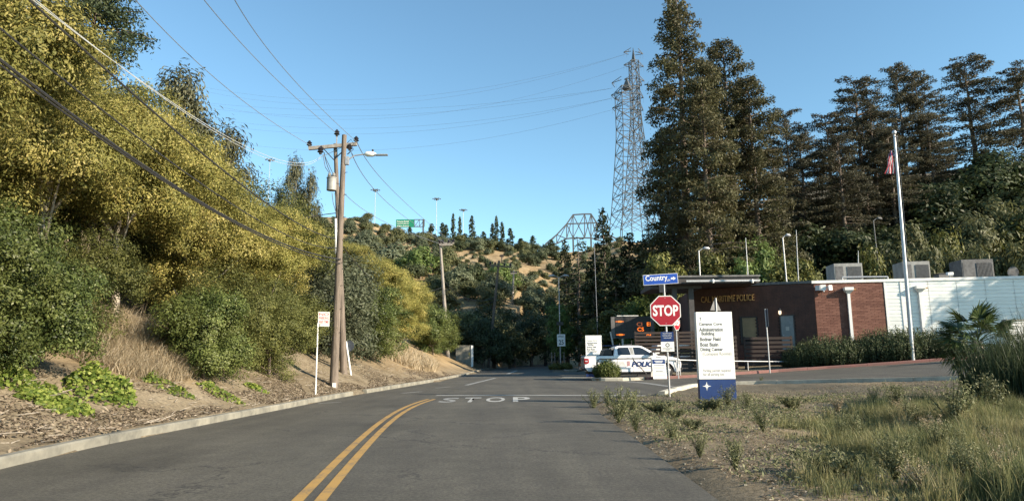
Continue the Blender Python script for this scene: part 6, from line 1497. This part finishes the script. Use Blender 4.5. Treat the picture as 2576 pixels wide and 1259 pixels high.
for i, (y0, ym, y1) in enumerate([(222, 262, 246), (222, 275, 250), (247, 300, 278), (247, 312, 282), (276, 350, 325), (136, 222, 212), (136, 232, 216), (168, 262, 243)]):
    Z = 232 if i < 5 else 262; xs = 1540 if i < 5 else 1575
    wire([W(xs, y0, Z), W(1100, (y0 + ym) / 2 + 28 + i * 6, Z + 30), W(500, ym - 5, Z + 70)], .03, 'wire_grey', 'faint distant power line number %s from the top strung from the lattice towers' % ['four', 'five', 'six', 'seven', 'eight', 'one', 'two', 'three'][i], group='power lines from the lattice towers')
# steel truss bridge behind the ridge
Z = 300; t = thing('truss_bridge', 'top of a steel cantilever truss bridge showing behind the ridge', 'bridge', W(1440, 600, Z)); o = Vector(t.location)
def B(x, y, dz=0): return W(x, y, Z + dz) - o
top_l = [(1372, 613), (1400, 590), (1425, 563), (1441, 540), (1470, 538), (1486, 538), (1500, 560), (1530, 590), (1560, 605)]
bot_l = [(1372, 622), (1400, 612), (1425, 600), (1441, 598), (1470, 598), (1486, 598), (1500, 602), (1530, 612), (1560, 622)]
for dz in (0, 14):
    for L_, nm_ in ((top_l, 'top_chord'), (bot_l, 'bottom_chord')):
        b = MB(); [b.bar(B(*L_[i], dz), B(*L_[i + 1], dz), .55) for i in range(len(L_) - 1)]; b.build(nm_, M['tower_steel'], t)
    b = MB()
    for i in range(len(top_l)):
        b.bar(B(*top_l[i], dz), B(*bot_l[i], dz), .4)
        if i: b.bar(B(*top_l[i], dz), B(*bot_l[i - 1], dz), .35); b.bar(B(*top_l[i - 1], dz), B(*bot_l[i], dz), .35)
    b.bar(B(1425, 563, dz), B(1500, 560, dz), .5); b.build('web_bracing', M['tower_steel'], t)
b = MB(); [b.bar(B(*p, 0), B(*p, 14), .5) for p in top_l + bot_l]; b.build('cross_bracing', M['tower_steel'], t)
for x in (1441, 1486): MB().bar(B(x, 598), B(x, 598) - Vector((0, 0, 22)), .7).bar(B(x, 598, 14), B(x, 598, 14) - Vector((0, 0, 22)), .7).build('pier', M['tower_steel'], t)

# white low wall at the right
a = W(2532, 806, 33); c = W(2660, 806, 33); t = thing('white_low_wall', 'low white wall behind the palm at the right edge', 'wall', (a.x, 33, .8)); MB().span((0, 0, -.2), (c.x - a.x, .3, a.z - .8)).build('wall_face', M['white_paint'], t); MB().span((-.03, -.03, a.z - .798), (c.x - a.x, .33, a.z - .74)).build('cap', M['concrete'], t)
# stakes around the young tree on the median
for i, (x, lab) in enumerate(((1388, 'leftmost wooden tree stake on the median'), (1396, 'second wooden tree stake on the median'), (1419, 'wooden tree stake right of the double lamp'))):
    p = W(x, 925, 74); t = thing('tree_stake', lab, 'stake', (p.x, 74, .1), 0, 'tree stakes on the median'); MB().cyl((0, 0, -.1), (0, 0, 1.7), .05).build('post', M['grey_wood'], t); MB().span((-.06, -.06, 1.45), (.06, .06, 1.5)).build('tie', M['black'], t)

# ================================================================== POLICE TRUCK
TX, TY = W(1470, 940, 37.7).x, 38.65
tk = thing('police_pickup', 'white police pickup truck with dark blue lettering parked side-on behind the kerb', 'pickup truck', (TX, TY, .02), rad(1.0))
HWd = .93
def wid(x, z):
    t_ = 0 if z < 1.0 else (z - 1.0)
    k = HWd - t_ * .05
    if z > 1.26: k = HWd - .02 - (z - 1.26) * .34
    if x < .15: k -= (.15 - x) * .25
    if x > 4.9: k -= (x - 4.9) ** 1.2 * .45
    return k
def arch(cx, R, n=12, z0=.40, zr=.40):
    pts = []
    for i in range(n + 1):
        a = math.pi - math.pi * i / n; pts.append((cx + R * math.cos(a), zr + R * math.sin(a)))
    return pts
RWx, FWx, WR = 1.12, 4.42, .47
low = [(.02, .62), (.20, .44)] + [(RWx - WR, .40)] + arch(RWx, WR)[1:-1] + [(RWx + WR, .40), (2.0, .34), (FWx - WR - .02, .34), (FWx - WR, .40)] + arch(FWx, WR)[1:-1] + [(FWx + WR, .40), (5.15, .36), (5.30, .50), (5.34, .78), (5.30, 1.02), (5.12, 1.12), (4.6, 1.205), (3.98, 1.265), (3.4, 1.27), (1.62, 1.265), (.06, 1.265), (.0, 1.2)]
body = MB().prism(low, 0, 0, wid).build('body', M['truck_white'], tk, .02)
cabp = [(1.60, 1.262), (1.66, 1.55), (1.72, 1.74), (1.86, 1.80), (2.4, 1.825), (3.0, 1.815), (3.22, 1.77), (3.62, 1.55), (4.04, 1.262)]
MB().prism(cabp, 0, 0, wid).build('cab', M['truck_white'], tk, .03)
def pane(nm, poly, off=.006, m='glass'):
    for s in (-1, 1):
        vs = [(x, s * (wid(x, z) + off), z) for x, z in poly]; vi = [(x, s * (wid(x, z) - .01), z) for x, z in poly]; n = len(poly)
        MB().add(vs + vi, [tuple(range(n))] + [(i, (i + 1) % n, n + (i + 1) % n, n + i) for i in range(n)]).build(nm, M[m], tk)
pane('rear_side_window', [(1.84, 1.31), (1.84, 1.66), (1.92, 1.715), (2.44, 1.725), (2.56, 1.31)])
pane('front_side_window', [(2.76, 1.31), (2.70, 1.725), (3.05, 1.715), (3.24, 1.655), (3.78, 1.31)])
pane('window_pillar', [(2.585, 1.31), (2.475, 1.725), (2.675, 1.725), (2.735, 1.31)], .004, 'cabinet')
# windscreen and rear window
MB().add([(3.30, -.70, 1.735), (3.30, .70, 1.735), (4.02, .83, 1.30), (4.02, -.83, 1.30)], [(0, 1, 2, 3)]).xf(Matrix.Translation((.015, 0, .012))).build('windscreen', M['glass'], tk)
MB().add([(1.592, -.80, 1.33), (1.592, .80, 1.33), (1.655, .72, 1.70), (1.655, -.72, 1.70)], [(0, 1, 2, 3)]).xf(Matrix.Translation((-.012, 0, 0))).build('rear_window', M['glass'], tk)
# bed liner and rack behind the cab
MB().span((.06, -.86, 1.268), (1.57, .86, 1.30)).build('bed_cover', M['black'], tk, .01)
MB().prism([(1.05, 1.301), (1.15, 1.60), (1.52, 1.66), (1.57, 1.301)], -.72, .72).build('bed_rack', M['black'], tk, .02)
MB().span((.012, -.70, .70), (-.005, .70, 1.22)).build('tailgate', M['cabinet'], tk, .004)
letters('tailgate_lettering', 'POLICE', M['navy'], tk, (-.007, .45, 1.0), .9, .13, .001, .01, 0, 'LEFT', (math.pi / 2, 0, -math.pi / 2))
MB().prism([(-.12, .50), (-.14, .66), (-.02, .68), (.22, .66), (.2, .48)], -.86, .86).build('rear_bumper', M['dark_metal'], tk, .02)
MB().span((-.152, -.16, .54), (-.142, .16, .65)).build('number_plate', M['sign_white'], tk)
MB().prism([(.22, .30), (.3, .5), (.9, .5), (.9, .30)], -.7, .7).build('undercarriage', M['black'], tk); MB().span((1.6, -.75, .26), (3.9, .75, .4)).build('chassis', M['black'], tk)
for s in (-1, 1):
    pl = [(-.012, .86), (-.008, 1.14), (.10, 1.15), (.24, 1.12), (.25, .90), (.14, .84)]; vs = [(x, s * (wid(x, z) + .010), z) for x, z in pl]; vi = [(x, s * (wid(x, z) - .16), z) for x, z in pl]; n = 6
    tl = MB().add(vs + vi, [tuple(range(n)), tuple(range(n, 2 * n))] + [(i, (i + 1) % n, n + (i + 1) % n, n + i) for i in range(n)]).build('tail_light', M['red_lamp'], tk)
    MB().span((.04, s * (wid(.1, 1.0) + .012), .97), (.18, s * (wid(.1, 1) + .016), 1.02)).build('reverse_lens', M['clear_lamp'], tl)
    hl = [(4.98, .96), (4.96, 1.12), (5.10, 1.11), (5.28, 1.0), (5.30, .84), (5.2, .84)]; vs = [(x, s * (wid(x, z) + .008), z) for x, z in hl]; vi = [(x + .02, s * (wid(x, z) - .2), z) for x, z in hl]
    MB().add(vs + vi, [tuple(range(n)), tuple(range(n, 2 * n))] + [(i, (i + 1) % n, n + (i + 1) % n, n + i) for i in range(n)]).build('headlight', M['clear_lamp'], tk)
    for cx in (RWx, FWx):
        w_ = MB().tube([(cx, s * .70, .39), (cx, s * .72, .39), (cx, s * .90, .39), (cx, s * .925, .39)], [.34, .39, .39, .345], 28).build('wheel', M['rubber'], tk, smooth=True)
        MB().tube([(cx, s * .926, .39), (cx, s * .934, .39)], [.25, .235], 24).build('rim', M['chrome'], w_)
        for k in range(6):
            a = rad(60 * k + 15); MB().bar((cx + .05 * math.cos(a), s * .938, .39 + .05 * math.sin(a)), (cx + .22 * math.cos(a), s * .938, .39 + .22 * math.sin(a)), .05, .014).build('spoke', M['dark_metal'], w_)
        # wheel well
        ap = arch(cx, WR + .03, 14); vs = [(x, s * (wid(x, .8) + .012), z) for x, z in ap] + [(cx + (x - cx) * .93, s * (wid(x, .8) + .012), .40 + (z - .40) * .93) for x, z in ap]
        MB().add(vs, [(i, i + 1, 15 + i + 1, 15 + i) for i in range(14)]).build('arch_trim', M['black'], tk)
        if s == -1: MB().cyl((cx, -.68, .39), (cx, .68, .39), .40, n=20).build('axle_shadow_liner', M['black'], tk)
    m_ = MB().box((3.66, s * 1.06, 1.36), (.12, .24, .20)).bar((3.66, s * .86, 1.30), (3.66, s * .98, 1.32), .05).build('mirror', M['black'], tk, .02)
    for x in (2.30, 3.02):
        MB().span((x, s * (HWd + .0), 1.11), (x + .17, s * (HWd + .022), 1.145)).build('door_handle', M['black'], tk)
    for x in (1.80, 2.66, 3.80): MB().span((x - .004, s * (HWd - .004), .42), (x + .004, s * (HWd + .0035), 1.26)).build('door_seam', M['unit_dark'], tk)
    MB().span((1.62, s * (HWd - .02), .345), (3.92, s * (HWd + .012), .41)).build('rocker_trim', M['dark_metal'], tk)
MB().span((5.31, -.62, .62), (5.345, .62, .98)).build('grille', M['black'], tk); MB().prism([(5.1, .36), (5.3, .38), (5.4, .5), (5.39, .6), (5.2, .6)], -.8, .8).build('front_bumper', M['dark_metal'], tk, .02)
lb = MB().box((2.55, 0, 1.87), (.28, 1.1, .06)).build('light_bar', M['dark_metal'], tk, .015); MB().cyl((2.15, .3, 1.82), (2.15, .3, 1.96), .03).cyl((2.75, -.2, 1.82), (2.75, -.2, 2.12), .015).build('roof_antenna', M['dark_metal'], tk)
# side livery
ys = -(HWd + .006)
letters('police_lettering', 'POLICE', M['navy'], tk, (2.56, ys, .66), 1.42, .30, .002, .05, .28)
lv = MB()
for i in range(4): lv.span((1.66 - .05 * i, ys - .001, .74 + i * .065), (2.26 - .03 * i, ys + .003, .765 + i * .065))
lv.build('livery_stripes', M['grey_ink'], tk); MB().span((1.56, ys - .001, .66), (2.3, ys + .003, .69)).build('livery_stripe', M['navy'], tk)
lr = MB(); 
for i in range(3): lr.span((2.32 + .06 * i, ys - .001, .70 + .01 * i), (2.345 + .06 * i, ys + .003, .98))
lr.build('red_stripes', M['stop_red'], tk)
MB().span((2.9, ys - .001, .60), (3.95, ys + .003, .615)).build('livery_stripe', M['navy'], tk)
